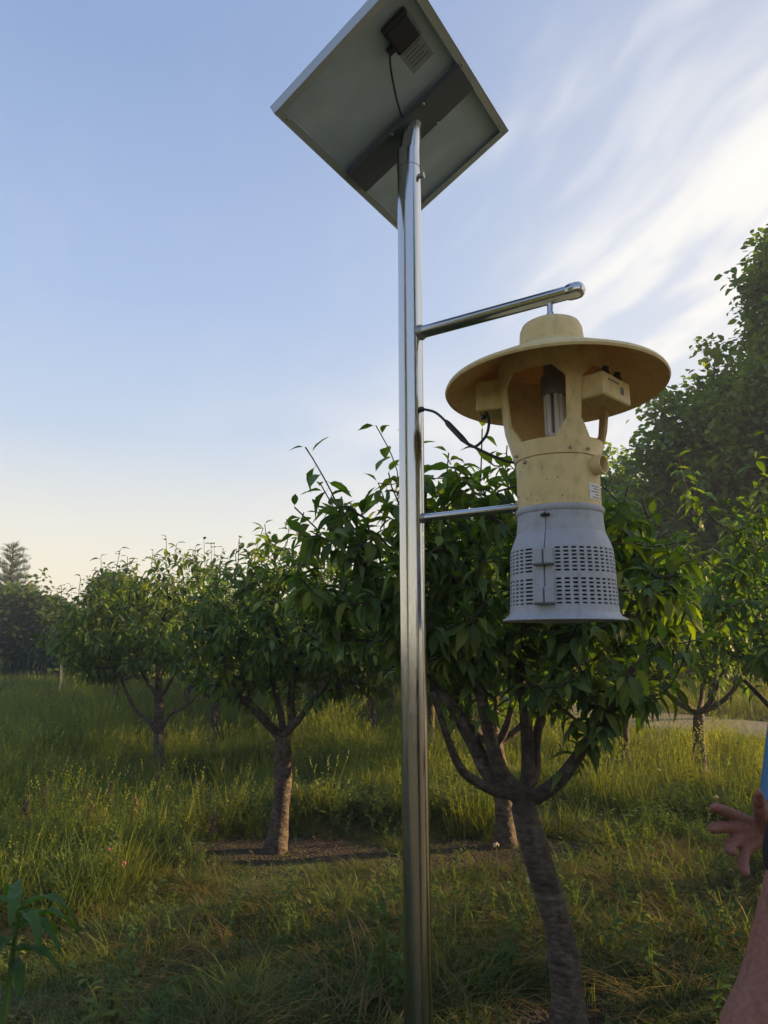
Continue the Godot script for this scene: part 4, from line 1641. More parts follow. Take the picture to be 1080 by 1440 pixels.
func make_materials() -> void:
	var fine := noise_tex(512, 0.03, 1)
	var grain := noise_tex(512, 0.09, 2)
	M.ground = mat(Color.WHITE, 0.95)
	M.ground.vertex_color_use_as_albedo = true
	worn(M.ground, noise_tex(1024, 0.02, 4, ramp([[0.0, Color(0.55, 0.5, 0.45)], [0.5, Color(0.85, 0.85, 0.8)], [1.0, Color(1.0, 1.0, 0.9)]]), 6), 0.6, grain, 3.0)
	M.road = worn(mat(lin(0.23, 0.22, 0.21), 0.9), noise_tex(512, 0.05, 6, ramp([[0.0, Color(0.7, 0.7, 0.7)], [1.0, Color(1, 1, 1)]])), 0.7, grain, 0.4)
	M.bark = worn(mat(lin(0.155, 0.128, 0.105), 0.9), noise_tex(512, 0.012, 7, ramp([[0.0, Color(0.55, 0.52, 0.5)], [0.45, Color(0.8, 0.78, 0.76)], [0.7, Color(0.93, 0.92, 0.9)], [1.0, Color(1, 1, 1)]]), 5), 5.0, noise_tex(512, 0.014, 8, null, 6), 1.5)
	M.bark.uv1_scale = Vector3(2.6, 3.6, 2.6)
	M.bark.detail_enabled = true
	M.bark.detail_blend_mode = BaseMaterial3D.BLEND_MODE_MUL
	M.bark.detail_uv_layer = BaseMaterial3D.DETAIL_UV_2
	M.bark.uv2_triplanar = true
	M.bark.uv2_scale = Vector3(1.1, 0.8, 1.1)
	M.bark.detail_albedo = noise_tex(512, 0.011, 17, ramp([[0.0, Color(0.55, 0.5, 0.46)], [0.4, Color(0.85, 0.83, 0.8)], [0.62, Color(1, 1, 1)], [0.72, Color(1.0, 1.0, 0.96)], [1.0, Color(0.8, 0.86, 0.74)]]), 6)
	M.bark.detail_mask = noise_tex(64, 0.01, 18, ramp([[0.0, Color(1, 1, 1)], [1.0, Color(1, 1, 1)]]))
	M.leaf = leafy(0.5)
	M.leaf.backlight = Color(0.9, 1.0, 0.36)
	M.grass = leafy(0.6)
	M.grass.backlight = Color(1.0, 0.97, 0.34)
	M.leaf_one = []
	for k in [Color(0.12, 0.195, 0.08), Color(0.145, 0.225, 0.085), Color(0.16, 0.245, 0.085), Color(0.23, 0.27, 0.08)]:
		var m := leafy(0.5)
		m.albedo_color = lin(k.r, k.g, k.b)
		m.backlight = Color(0.9, 1.0, 0.36)
		M.leaf_one.append(m)
	M.maize = leafy(0.45)
	M.maize.albedo_color = lin(0.13, 0.24, 0.06)
	M.leaf_a = leaf_mesh(0.84, 0.3, 0.35, [[0.0, 0.0], [0.14, 0.17], [0.38, 0.27], [0.64, 0.22], [0.84, 0.09], [1.0, 0.0]], 0.16).mesh()
	M.leaf_b = leaf_mesh(0.7, 0.55, 0.7, [[0.0, 0.0], [0.16, 0.15], [0.4, 0.25], [0.62, 0.22], [0.82, 0.1], [1.0, 0.0]], 0.16).mesh()
	M.blade_leaf = leaf_mesh(0.6, 0.3, 0.3, [[0.0, 0.0], [0.2, 0.2], [0.6, 0.22], [0.85, 0.1], [1.0, 0.0]], 0.1)
	M.steel = worn(mat(lin(0.58, 0.58, 0.58), 0.13, 1.0), null, 1.0)
	M.steel.roughness_texture = noise_tex(512, 0.04, 9, ramp([[0.0, Color(0.3, 0.3, 0.3)], [0.45, Color(0.5, 0.5, 0.5)], [0.7, Color(0.75, 0.75, 0.75)], [1.0, Color(1, 1, 1)]]))
	M.steel.roughness = 0.26
	M.steel.uv1_scale = Vector3(14, 0.8, 14)
	M.steel.heightmap_enabled = true
	M.steel.heightmap_texture = grain
	M.steel.heightmap_scale = 0.008
	M.steel_dull = mat(lin(0.42, 0.4, 0.38), 0.45, 1.0)
	M.alu = mat(lin(0.5, 0.56, 0.62), 0.5, 0.5)
	M.channel = mat(lin(0.12, 0.14, 0.18), 0.5, 0.3)
	M.back_sheet = worn(mat(lin(0.54, 0.68, 0.86), 0.75), noise_tex(512, 0.006, 12, ramp([[0.0, Color(0.94, 0.94, 0.93)], [1.0, Color(1, 1, 1)]]), 3), 2.0)
	M.cells = mat(lin(0.5, 0.52, 0.54), 0.15)
	M.cell = mat(lin(0.012, 0.018, 0.05), 0.12)
	M.black = mat(lin(0.025, 0.025, 0.03), 0.5)
	M.dull_label = mat(lin(0.3, 0.36, 0.44), 0.6)
	var stains := noise_tex(1024, 0.012, 14, ramp([[0.0, Color(0.84, 0.82, 0.78)], [0.3, Color(0.94, 0.93, 0.915)], [0.5, Color(0.98, 0.978, 0.972)], [0.8, Color(1, 1, 1)], [1.0, Color(0.97, 0.97, 0.965)]]), 6)
	M.yellow = worn(mat(lin(0.86, 0.72, 0.35), 0.45), stains, 2.0, fine, 0.012)
	M.yellow.uv1_scale = Vector3(2.2, 1.2, 2.2)
	M.yellow.backlight_enabled = true
	M.yellow.backlight = lin(0.34, 0.15, 0.05)
	M.grey = worn(mat(lin(0.39, 0.42, 0.48), 0.5), stains, 4.0, fine, 0.012)
	M.grey.uv1_scale = Vector3(2.6, 1.3, 2.6)
	M.grey_dark = mat(lin(0.1, 0.1, 0.1), 0.7)
	M.grey_mark = mat(lin(0.16, 0.16, 0.17), 0.6)
	M.white_dull = mat(lin(0.22, 0.23, 0.25), 0.5)
	M.tube_glass = mat(lin(0.75, 0.77, 0.8), 0.2)
	M.sticker = mat(lin(0.68, 0.69, 0.7), 0.45)
	M.rust = worn(mat(lin(0.13, 0.09, 0.06), 0.7), fine, 30.0)
	M.stalk = mat(lin(0.16, 0.13, 0.06), 0.8)
	M.dock = mat(lin(0.17, 0.095, 0.05), 0.85)
	M.pink = mat(lin(0.42, 0.14, 0.17), 0.7)
	M.cream = mat(lin(0.55, 0.5, 0.3), 0.7)
	M.rubber = mat(lin(0.03, 0.03, 0.03), 0.6)
	M.eye = mat(lin(0.6, 0.58, 0.55), 0.2)
	M.hair = worn(mat(lin(0.015, 0.013, 0.012), 0.5), null, 40.0, grain, 0.5)
	M.skin = worn(mat(lin(0.33, 0.15, 0.11), 0.55), noise_tex(256, 0.03, 15, ramp([[0.0, Color(0.7, 0.6, 0.58)], [0.5, Color(0.9, 0.87, 0.86)], [1.0, Color(1, 1, 1)]])), 14.0, grain, 0.14)
	M.skin.subsurf_scatter_enabled = true
	M.skin.subsurf_scatter_strength = 0.15
	M.blue_cloth = worn(mat(lin(0.10, 0.24, 0.42), 0.85), null, 60.0, grain, 0.08)
	M.black_cloth = worn(mat(lin(0.012, 0.012, 0.014), 0.9), null, 60.0, grain, 0.08)
	M.dark_cloth = worn(mat(lin(0.04, 0.045, 0.06), 0.9), null, 60.0, grain, 0.08)

func make_trees() -> void:
	var eye := Vector3(0, 1.6, 0)
	# the tree right behind the pole
	var rng := RandomNumberGenerator.new()
	rng.seed = 501
	var o := Vector3(0.776, 0, -3.33)
	var root := thing("cherry_tree", "large leaning cherry tree directly behind the lamp, nearest of all the trees", "tree", o, "cherry trees of the orchard")
	var sk := Skel.new()
	var f := sk.limb(-1, [Vector3(0.78, -0.08, -3.33) - o, Vector3(0.765, 0.302, -3.33) - o, Vector3(0.709, 0.555, -3.33) - o, Vector3(0.641, 0.787, -3.33) - o, Vector3(0.612, 0.938, -3.33) - o], 0.064, 0.058)
	sk.first_ok = f
	sk.limb(f, [Vector3(0.484, 1.015, -3.37) - o, Vector3(0.403, 1.167, -3.41) - o, Vector3(0.304, 1.338, -3.45) - o, Vector3(0.214, 1.411, -3.49) - o, Vector3(0.05, 1.75, -3.5) - o], 0.042, 0.016)
	sk.limb(f, [Vector3(0.517, 1.049, -3.33) - o, Vector3(0.463, 1.26, -3.33) - o, Vector3(0.423, 1.48, -3.33) - o, Vector3(0.36, 1.95, -3.4) - o], 0.038, 0.014)
	sk.limb(f, [Vector3(0.50, 0.964, -3.27) - o, Vector3(0.396, 1.021, -3.2) - o, Vector3(0.306, 1.111, -3.12) - o, Vector3(0.2, 1.4, -3.0) - o], 0.026, 0.012)
	sk.limb(f, [Vector3(0.675, 0.943, -3.3) - o, Vector3(0.769, 1.019, -3.26) - o, Vector3(0.867, 1.161, -3.22) - o, Vector3(1.08, 1.5, -3.15) - o], 0.036, 0.015)
	sk.limb(f, [Vector3(0.653, 1.0, -3.4) - o, Vector3(0.665, 1.219, -3.45) - o, Vector3(0.67, 1.6, -3.6) - o, Vector3(0.75, 2.05, -3.65) - o], 0.034, 0.014)
	sk.limb(f, [Vector3(0.69, 1.02, -3.42) - o, Vector3(0.74, 1.2, -3.55) - o, Vector3(0.95, 1.6, -3.8) - o], 0.028, 0.013)
	sk.fill(rng, [[Vector3(0.5, 1.98, -3.45) - o, Vector3(0.74, 0.5, 0.65)], [Vector3(1.05, 1.74, -3.3) - o, Vector3(0.42, 0.44, 0.5)], [Vector3(-0.04, 1.95, -3.4) - o, Vector3(0.42, 0.36, 0.45)], [Vector3(0.86, 1.42, -3.1) - o, Vector3(0.3, 0.2, 0.3)], [Vector3(0.25, 1.52, -3.7) - o, Vector3(0.3, 0.16, 0.3)], [Vector3(0.65, 2.15, -3.2) - o, Vector3(0.55, 0.3, 0.4)], [Vector3(1.18, 1.95, -3.55) - o, Vector3(0.36, 0.38, 0.5)], [Vector3(0.2, 2.22, -3.3) - o, Vector3(0.35, 0.25, 0.4)], [Vector3(-0.2, 2.12, -3.2) - o, Vector3(0.24, 0.16, 0.18)]], 470, 0.095, 0.36, 0.032, 0.104)
	for q in [[Vector3(-0.19, 2.17, -3.2), Vector3(-0.245, 2.293, -3.2), Vector3(-0.33, 2.445, -3.2), Vector3(-0.366, 2.50, -3.2)], [Vector3(0.067, 2.34, -3.25), Vector3(0.036, 2.475, -3.25), Vector3(-0.038, 2.62, -3.25)], [Vector3(0.463, 2.42, -3.3), Vector3(0.474, 2.62, -3.3)], [Vector3(0.3, 2.35, -3.3), Vector3(0.31, 2.5, -3.3)], [Vector3(0.58, 2.4, -3.35), Vector3(0.6, 2.55, -3.35)], [Vector3(-0.1, 2.05, -3.1), Vector3(-0.2, 2.2, -3.05)], [Vector3(-0.22, 2.2, -3.22), Vector3(-0.3, 2.34, -3.24)], [Vector3(-0.28, 2.08, -3.15), Vector3(-0.4, 2.2, -3.12)], [Vector3(0.16, 2.4, -3.3), Vector3(0.14, 2.58, -3.3)], [Vector3(0.7, 2.4, -3.3), Vector3(0.76, 2.56, -3.28)]]:
		var pts := []
		for p in q:
			pts.append(p - o)
		shoot(sk, pts, 0.42, 0.048, 0.125)
	sk.thicken(0.0034, 0.42, 0.045)
	dress(root, sk, rng, M.leaf_a, Color(0.145, 0.225, 0.085), 300, eye, 0.6)
	# the one left of the pole
	rng.seed = 502
	o = Vector3(-0.86, 0, -5.97)
	root = thing("cherry_tree", "cherry tree left of the pole, dark bare soil round its thick trunk", "tree", o, "cherry trees of the orchard")
	sk = Skel.new()
	f = sk.limb(-1, [Vector3(-0.86, -0.08, -5.97) - o, Vector3(-0.809, 0.439, -5.97) - o, Vector3(-0.821, 0.86, -5.97) - o], 0.072, 0.066)
	sk.first_ok = f
	sk.limb(f, [Vector3(-0.92, 0.95, -5.95) - o, Vector3(-1.081, 1.119, -5.92) - o, Vector3(-1.207, 1.237, -5.9) - o, Vector3(-1.4, 1.75, -5.9) - o], 0.042, 0.015)
	sk.limb(f, [Vector3(-0.747, 0.95, -5.97) - o, Vector3(-0.754, 1.237, -5.97) - o, Vector3(-0.649, 1.747, -5.97) - o, Vector3(-0.6, 2.1, -5.9) - o], 0.04, 0.014)
	sk.limb(f, [Vector3(-0.7, 0.98, -5.8) - o, Vector3(-0.45, 1.3, -5.6) - o, Vector3(-0.2, 1.7, -5.5) - o], 0.032, 0.013)
	sk.limb(f, [Vector3(-0.85, 1.0, -6.1) - o, Vector3(-1.0, 1.4, -6.4) - o, Vector3(-1.05, 1.9, -6.5) - o], 0.032, 0.013)
	sk.fill(rng, [[Vector3(-0.75, 1.83, -5.95) - o, Vector3(0.85, 0.52, 0.8)], [Vector3(-1.36, 1.6, -5.9) - o, Vector3(0.45, 0.4, 0.5)], [Vector3(-0.15, 1.66, -5.8) - o, Vector3(0.5, 0.44, 0.6)], [Vector3(-0.98, 2.15, -6.0) - o, Vector3(0.36, 0.34, 0.5)], [Vector3(-0.4, 2.15, -6.0) - o, Vector3(0.4, 0.3, 0.5)]], 370, 0.105, 0.38, 0.033, 0.108)
	for q in [Vector3(-0.98, 2.3, -6.0), Vector3(-0.62, 2.3, -5.9), Vector3(-1.4, 2.05, -6.0), Vector3(-0.35, 2.3, -5.9), Vector3(-0.15, 2.2, -5.8), Vector3(-1.2, 2.2, -5.8), Vector3(-1.5, 1.95, -5.9), Vector3(-0.8, 2.4, -5.8), Vector3(0.05, 2.0, -5.7), Vector3(-0.5, 2.35, -6.1), Vector3(-1.1, 2.4, -6.1), Vector3(-1.65, 1.8, -5.9)]:
		shoot(sk, [q - o, q - o + Vector3(rng.randf_range(-0.06, 0.06), rng.randf_range(0.15, 0.3), rng.randf_range(-0.05, 0.05))], 0.4, 0.045, 0.125)
	sk.thicken(0.0034, 0.42, 0.045)
	dress(root, sk, rng, M.leaf_a, Color(0.145, 0.225, 0.085), 200, eye, 0.55)
	# the one with the thin low boughs further left
	rng.seed = 503
	o = Vector3(-2.64, 0, -8.8)
	root = thing("cherry_tree", "cherry tree at left with two thin low boughs curving out from its trunk", "tree", o, "cherry trees of the orchard")
	sk = Skel.new()
	f = sk.limb(-1, [Vector3(-2.63, -0.08, -8.8) - o, Vector3(-2.682, 0.554, -8.8) - o, Vector3(-2.70, 0.95, -8.8) - o], 0.068, 0.055)
	var low: int = int(f * 0.62)
	sk.first_ok = low
	sk.limb(low, [Vector3(-2.8, 0.69, -8.8) - o, Vector3(-2.961, 0.808, -8.8) - o, Vector3(-3.134, 1.106, -8.8) - o, Vector3(-3.3, 1.5, -8.8) - o], 0.028, 0.012)
	sk.limb(low, [Vector3(-2.56, 0.76, -8.8) - o, Vector3(-2.393, 0.849, -8.8) - o, Vector3(-2.247, 0.998, -8.8) - o, Vector3(-2.1, 1.4, -8.8) - o], 0.019, 0.01)
	sk.limb(f, [Vector3(-2.72, 1.24, -8.8) - o, Vector3(-2.7, 1.8, -8.8) - o, Vector3(-2.6, 2.4, -8.8) - o], 0.042, 0.014)
	sk.limb(f, [Vector3(-2.95, 1.25, -8.9) - o, Vector3(-3.15, 1.7, -8.9) - o], 0.028, 0.013)
	sk.limb(f, [Vector3(-2.5, 1.2, -8.6) - o, Vector3(-2.3, 1.7, -8.5) - o], 0.028, 0.013)
	sk.fill(rng, [[Vector3(-2.85, 1.88, -8.8) - o, Vector3(1.1, 0.58, 0.9)], [Vector3(-3.6, 1.6, -8.8) - o, Vector3(0.6, 0.45, 0.6)], [Vector3(-2.05, 1.75, -8.7) - o, Vector3(0.6, 0.45, 0.6)], [Vector3(-2.5, 2.4, -8.8) - o, Vector3(0.42, 0.4, 0.5)], [Vector3(-3.35, 2.2, -8.8) - o, Vector3(0.36, 0.34, 0.5)]], 380, 0.12, 0.38, 0.034, 0.116)
	for q in [Vector3(-3.5, 2.4, -8.8), Vector3(-3.3, 2.4, -8.7), Vector3(-2.9, 2.45, -8.8), Vector3(-2.35, 2.55, -8.8), Vector3(-2.2, 2.5, -8.7), Vector3(-2.6, 2.6, -8.8), Vector3(-3.75, 2.1, -8.8), Vector3(-3.95, 1.95, -8.8), Vector3(-3.1, 2.45, -8.6), Vector3(-1.9, 2.25, -8.7), Vector3(-1.7, 2.0, -8.7), Vector3(-2.75, 2.65, -8.9), Vector3(-3.4, 2.4, -9.0)]:
		shoot(sk, [q - o, q - o + Vector3(rng.randf_range(-0.06, 0.06), rng.randf_range(0.18, 0.36), rng.randf_range(-0.05, 0.05))], 0.42, 0.045, 0.13)
	sk.thicken(0.0034, 0.42, 0.045)
	dress(root, sk, rng, M.leaf_a, Color(0.145, 0.225, 0.085), 120, eye, 0.55)
	# the rest of the orchard: three grown trees and copies of them
	var a := orchard_tree("cherry tree on the right with level low boughs, the road behind its trunk", Vector3(3.72, 0, -8.8), 61, 2.75, 1.35, 320)
	var b := orchard_tree("slim-trunked cherry tree standing behind the big leaning one", Vector3(0.98, 0, -6.11), 62, 2.6, 1.2, 300)
	var c := orchard_tree("cherry tree with a pale lit trunk between the two left trees", Vector3(-2.56, 0, -11.1), 63, 3.05, 1.3, 320)
	var d := 1
	for q in [
		[b, "cherry tree whose dark trunk stands just left of the road-side one", 3.17, -9.8, 2.0, 0.92], [b, "cherry tree whose trunk shows just left of the pole in the middle distance", -0.17, -11.6, 1.0, 1.02],
		[c, "cherry tree right behind the pole with only a piece of trunk showing", 0.67, -10.35, 2.6, 0.95], [a, "cherry tree in the far middle of the orchard, second trunk left of the pole", -0.49, -16.9, 4.0, 1.0],
		[b, "farthest thin trunk seen left of the pole through the orchard", -1.06, -19.8, 5.0, 1.0], [c, "cherry tree at right whose low bough reaches in over the person in blue", 3.2, -5.25, 3.4, 1.0],
		[b, "far cherry tree showing between the two left-hand crowns", -3.9, -14.5, 2.2, 1.05], [c, "far cherry tree whose thin trunk shows in the gap right of the dark soil", -1.7, -16.6, 3.3, 1.0], [a, "far cherry tree hidden behind the steel pole", 0.1, -14.6, 1.9, 1.0],
		[a, "distant cherry tree behind the gap left of the sunlit trunk", -1.5, -14.6, 0.5, 1.05], [b, "distant cherry tree deep behind the leaning tree", 2.1, -13.6, 2.2, 1.05],
		[c, "left-hand cherry tree at the end of the row, half in haze", -5.6, -15.5, 1.7, 0.98], [a, "hazy cherry tree beside the pale post at the far left", -7.4, -19.5, 0.9, 0.95],
		[b, "hazy cherry tree behind the left row, between two others", -4.6, -18.6, 3.0, 1.0], [c, "hazy far cherry tree in the left middle of the orchard", -3.2, -17.5, 4.4, 1.05],
		[a, "far cherry tree seen under the crowns beside the pole", 0.6, -18.6, 5.2, 1.05], [b, "far cherry tree under the lamp, in the deep shade", 2.4, -18.4, 0.2, 1.1],
		[c, "last cherry tree of the middle row, far in the shade", -2.4, -23.0, 1.2, 1.1], [a, "last cherry tree of the left row before the meadow ends", -9.5, -25.5, 2.8, 1.0],
		[b, "cherry tree just outside the right edge, shading the near grass", 5.3, -4.6, 1.0, 1.0], [b, "cherry tree far behind the centre, touching the next crowns", -0.2, -24.0, 4.0, 1.15], [c, "cherry tree far behind the lamp, touching the road trees", 1.8, -24.5, 5.0, 1.15],
	]:
		copy_of(q[0], q[1], Vector3(q[2], 0, q[3]), q[4], q[5])
	# clumps of small leaves for the tall trees
	var mb := MB.new()
	rng.seed = 9
	var small := leaf_mesh(1.0, 0.15, 0.2, [[0.0, 0.0], [0.35, 0.36], [0.7, 0.26], [1.0, 0.0]], 0.0)
	for i in 18:
		var q := Vector3(rng.randfn(), rng.randfn() * 0.8, rng.randfn()) * 0.22
		mb.add(small, Transform3D(leaf_basis(Vector3(rng.randf_range(-1, 1), rng.randf_range(-0.9, 0.3), rng.randf_range(-1, 1)), Vector3(rng.randf_range(-0.6, 0.6), 1, rng.randf_range(-0.6, 0.6)), rng.randf_range(0.16, 0.28)), q))
	var clump := mb.mesh()
	var deep := Color(0.165, 0.25, 0.088)
	tall_tree("tall_tree", "tallest broadleaf tree at the right edge beyond the road", "tall trees beyond the road", Vector3(15.6, 0, -25.6), 201, [[Vector3(0.8, 11.2, 0), Vector3(2.7, 8.3, 2.6)], [Vector3(-1.9, 8.4, 0.6), Vector3(2.1, 4.6, 2.2)], [Vector3(2.0, 6.6, 0), Vector3(2.4, 4.0, 2.4)]], 380, 0.27, 2.6, deep, clump, 1.3, 8)
	tall_tree("tall_tree", "broad tall tree with twin spires right of the lamp's hat", "tall trees beyond the road", Vector3(12.3, 0, -27.4), 202, [[Vector3(1.2, 8.8, 0), Vector3(1.2, 5.7, 1.5)], [Vector3(-0.8, 7.4, 0), Vector3(1.45, 5.1, 1.6)], [Vector3(-1.6, 5.7, 0), Vector3(1.7, 3.6, 1.8)], [Vector3(0.5, 5.3, 0.8), Vector3(2.6, 3.2, 2.0)], [Vector3(-2.8, 4.6, 0.6), Vector3(1.7, 3.0, 1.8)]], 360, 0.22, 2.0, deep, clump, 1.25, 7)
	tall_tree("tall_tree", "thinner tall tree behind the lamp body with sky showing through its leaves", "tall trees beyond the road", Vector3(8.6, 0, -30.0), 203, [[Vector3(0, 6.7, 0), Vector3(2.2, 4.1, 2.0)], [Vector3(-1.8, 5.6, 0), Vector3(1.9, 2.9, 1.8)], [Vector3(2.0, 6.1, 0), Vector3(1.7, 3.7, 1.8)], [Vector3(-3.4, 5.6, 0), Vector3(1.7, 3.0, 1.6)], [Vector3(0.5, 3.4, 0), Vector3(3.6, 2.2, 1.8)]], 270, 0.2, 1.6, Color(0.18, 0.26, 0.085), clump, 1.25, 7)
	tall_tree("bushy_tree", "low bushy tree across the road behind the right-hand cherry tree", "bushes beyond the road", Vector3(10.0, 0, -26.0), 204, [[Vector3(0, 2.4, 0), Vector3(3.0, 2.0, 1.8)], [Vector3(2.5, 2.0, 0.5), Vector3(2.2, 1.6, 1.8)], [Vector3(-2.5, 1.9, 0.5), Vector3(2.0, 1.6, 1.8)]], 210, 0.1, 0.6, deep, clump, 1.1, 6)
	# far left
	tall_tree("bushy_tree", "round bushy tree at far left beside the pine, pale with haze", "bushy trees at the far left", Vector3(-17.0, 0, -34.0), 205, [[Vector3(0, 2.6, 0), Vector3(2.4, 2.1, 1.8)], [Vector3(1.8, 2.2, 0), Vector3(1.6, 1.7, 1.6)]], 190, 0.1, 0.6, Color(0.085, 0.14, 0.05), clump, 1.1, 6)
	tall_tree("bushy_tree", "slender pale-green tree above the left cherry row", "bushy trees at the far left", Vector3(-11.6, 0, -30.5), 206, [[Vector3(0, 3.2, 0), Vector3(0.9, 2.1, 0.9)], [Vector3(0.6, 2.4, 0), Vector3(1.3, 1.4, 1.2)]], 130, 0.09, 1.2, Color(0.12, 0.18, 0.06), clump, 0.9, 6)
	tall_tree("bushy_tree", "wide dark bush under the pine at the left edge", "bushy trees at the far left", Vector3(-22.5, 0, -38.0), 207, [[Vector3(0, 2.3, 0), Vector3(2.8, 2.2, 1.8)], [Vector3(-2.0, 2.6, 0), Vector3(2.2, 2.2, 1.8)]], 200, 0.1, 0.5, Color(0.06, 0.1, 0.045), clump, 1.2, 6)
	tall_tree("bushy_tree", "long bushy tree mass closing the view behind the middle of the orchard", "bushy trees behind the orchard", Vector3(-3.0, 0, -36.0), 208, [[Vector3(0, 2.0, 0), Vector3(4.0, 1.8, 1.6)], [Vector3(4.2, 2.1, 0), Vector3(3.5, 1.9, 1.6)], [Vector3(-4.6, 1.9, 0), Vector3(3.5, 1.7, 1.6)]], 280, 0.1, 0.5, deep, clump, 1.2, 6)
	tall_tree("tall_tree", "tall tree standing far out to the right of the lamp", "tall trees beyond the road", Vector3(14.5, 0, -5.6), 213, [[Vector3(0, 5.2, 0.3), Vector3(1.6, 2.2, 1.2)]], 60, 0.16, 2.4, deep, clump, 1.05, 5)
	tall_tree("tall_tree", "tall tree standing behind the photographer, on the left", "tall trees behind the viewer", Vector3(-9.0, 0, 5.5), 211, [[Vector3(0, 6.0, 0), Vector3(1.9, 5.0, 1.9)]], 190, 0.18, 2.0, deep, clump, 1.1, 7)
	tall_tree("tall_tree", "tall tree standing behind the photographer, on the right", "tall trees behind the viewer", Vector3(8.0, 0, 6.5), 212, [[Vector3(0, 6.4, 0), Vector3(1.4, 5.4, 1.5)]], 170, 0.18, 2.0, deep, clump, 1.1, 7)
	make_pine()

func make_pine() -> void:
	var rng := RandomNumberGenerator.new()
	rng.seed = 88
	var root := thing("pine_tree", "dark hazy pine standing at the far left edge", "tree", Vector3(-17.4, 0, -33.0))
	root.scale = Vector3.ONE * 0.75
	var mb := MB.new()
	mb.tube(PackedVector3Array([Vector3(0, -0.1, 0), Vector3(0.1, 4, 0), Vector3(0.1, 8.2, 0)]), PackedFloat32Array([0.2, 0.13, 0.03]), 10)
	part("trunk", mb, M.bark, root)
	var limbs := MB.new()
	var xfs := []
	var cols := []
	for i in 64:
		var h := lerpf(1.0, 8.1, pow(i / 63.0, 0.9))
		var l := lerpf(3.0, 0.35, pow((h - 1.0) / 7.1, 0.8)) * rng.randf_range(0.75, 1.15)
		var a := i * 2.4
		var d := Vector3(cos(a), 0.28, sin(a))
		var s := Vector3(0.1, h, 0)
		var e := s + d * l
		limbs.tube(PackedVector3Array([s, (s + e) * 0.5 + Vector3(0, -0.1, 0), e]), PackedFloat32Array([0.035, 0.02, 0.008]), 5, false, false)
		var k := int(10 + l * 13)
		for j in k:
			var w := (j + 0.6) / k
			xfs.append(Transform3D(leaf_basis(d + Vector3(rng.randf_range(-1, 1), rng.randf_range(-0.1, 0.8), rng.randf_range(-1, 1)), Vector3.UP, rng.randf_range(0.6, 0.95) * clampf(0.3 + l * 0.35, 0.3, 1.0)), s.lerp(e, w)))
			cols.append(leaf_tint(rng, Color(0.06, 0.11, 0.055), 0.25))
	part("branches", limbs, M.bark, root).set_meta("kind", "stuff")
	mb = MB.new()
	for i in 46:
		var w := rng.randf()
		var a := rng.randf() * TAU
		var o := Vector3(cos(a), sin(a), rng.randf_range(0.4, 1.0)).normalized()
		var s := o.cross(Vector3(0.2, 0.9, 0.3)).normalized() * 0.017
		var q := Vector3(0, 0, w)
		var nn := o.cross(s).normalized()
		mb.tri(mb.p(q - s, nn), mb.p(q + s, nn), mb.p(q + o * 0.3, nn))
	many("needles", mb.mesh(), M.leaf, xfs, cols, root)

func make_small_plants() -> void:
	make_corn()
	var k := 0
	for q in [[-2.75, -6.32, 0.52], [-2.6, -6.5, 0.46], [-2.87, -6.01, 0.5], [-2.79, -6.2, 0.38], [-2.44, -6.67, 0.5], [-2.07, -6.21, 0.4], [-1.03, -8.38, 0.45], [-1.83, -8.38, 0.42], [-3.1, -6.9, 0.56], [-2.2, -7.2, 0.5], [-2.35, -6.0, 0.42], [-1.7, -6.9, 0.46], [-2.95, -6.5, 0.5], [-1.35, -5.9, 0.36]]:
		var o := make_dock(Vector3(q[0], ground_y(q[0], q[1]), q[1]), 300 + k, q[2] * 0.78)
		o.set_meta("label", "rusty brown dock seed stalk in the tall grass at left")
		k += 1
	for q in [[-1.87, -5.17, 0.22, "pink clover head in the short grass above the maize-like plant"], [-1.69, -4.96, 0.2, "lowest pink clover head, right of the maize-like plant"], [-2.08, -5.64, 0.3, "pink clover head among the rusty docks at left"], [-1.4, -7.06, 0.34, "pink clover head in tall grass left of the bare soil"]]:
		make_flower("clover", q[3], "pink clovers at lower left", Vector3(q[0], ground_y(q[0], q[1]), q[1]), q[2], 0.013, M.pink)
	for q in [[0.87, -4.6, 0.2, "cream seed head right beside the leaning trunk"], [0.73, -4.96, 0.3, "cream seed head between the leaning trunk and the pole"], [2.89, -6.55, 0.3, "cream seed head just above the open hand"], [2.82, -7.66, 0.34, "cream seed head behind the open hand, near the road-side trunk"], [2.54, -8.2, 0.34, "farthest cream seed head, left of the road-side trunk"], [-1.9, -6.6, 0.36, "lone cream seed head in the grass among the rusty docks"]]:
		make_flower("pale_flower", q[3], "cream seed heads in the grass", Vector3(q[0], ground_y(q[0], q[1]), q[1]), q[2], 0.016, M.cream)
	var root := thing("stake", "thin pale wooden stake in the far meadow at left", "stake", Vector3(-9.1, 0, -20.5))
	var mb := MB.new()
	mb.tube(PackedVector3Array([Vector3(0, -0.1, 0), Vector3(0.02, 0.6, 0), Vector3(0, 1.25, 0)]), PackedFloat32Array([0.035, 0.033, 0.03]), 8)
	part("shaft", mb, M.cream, root)

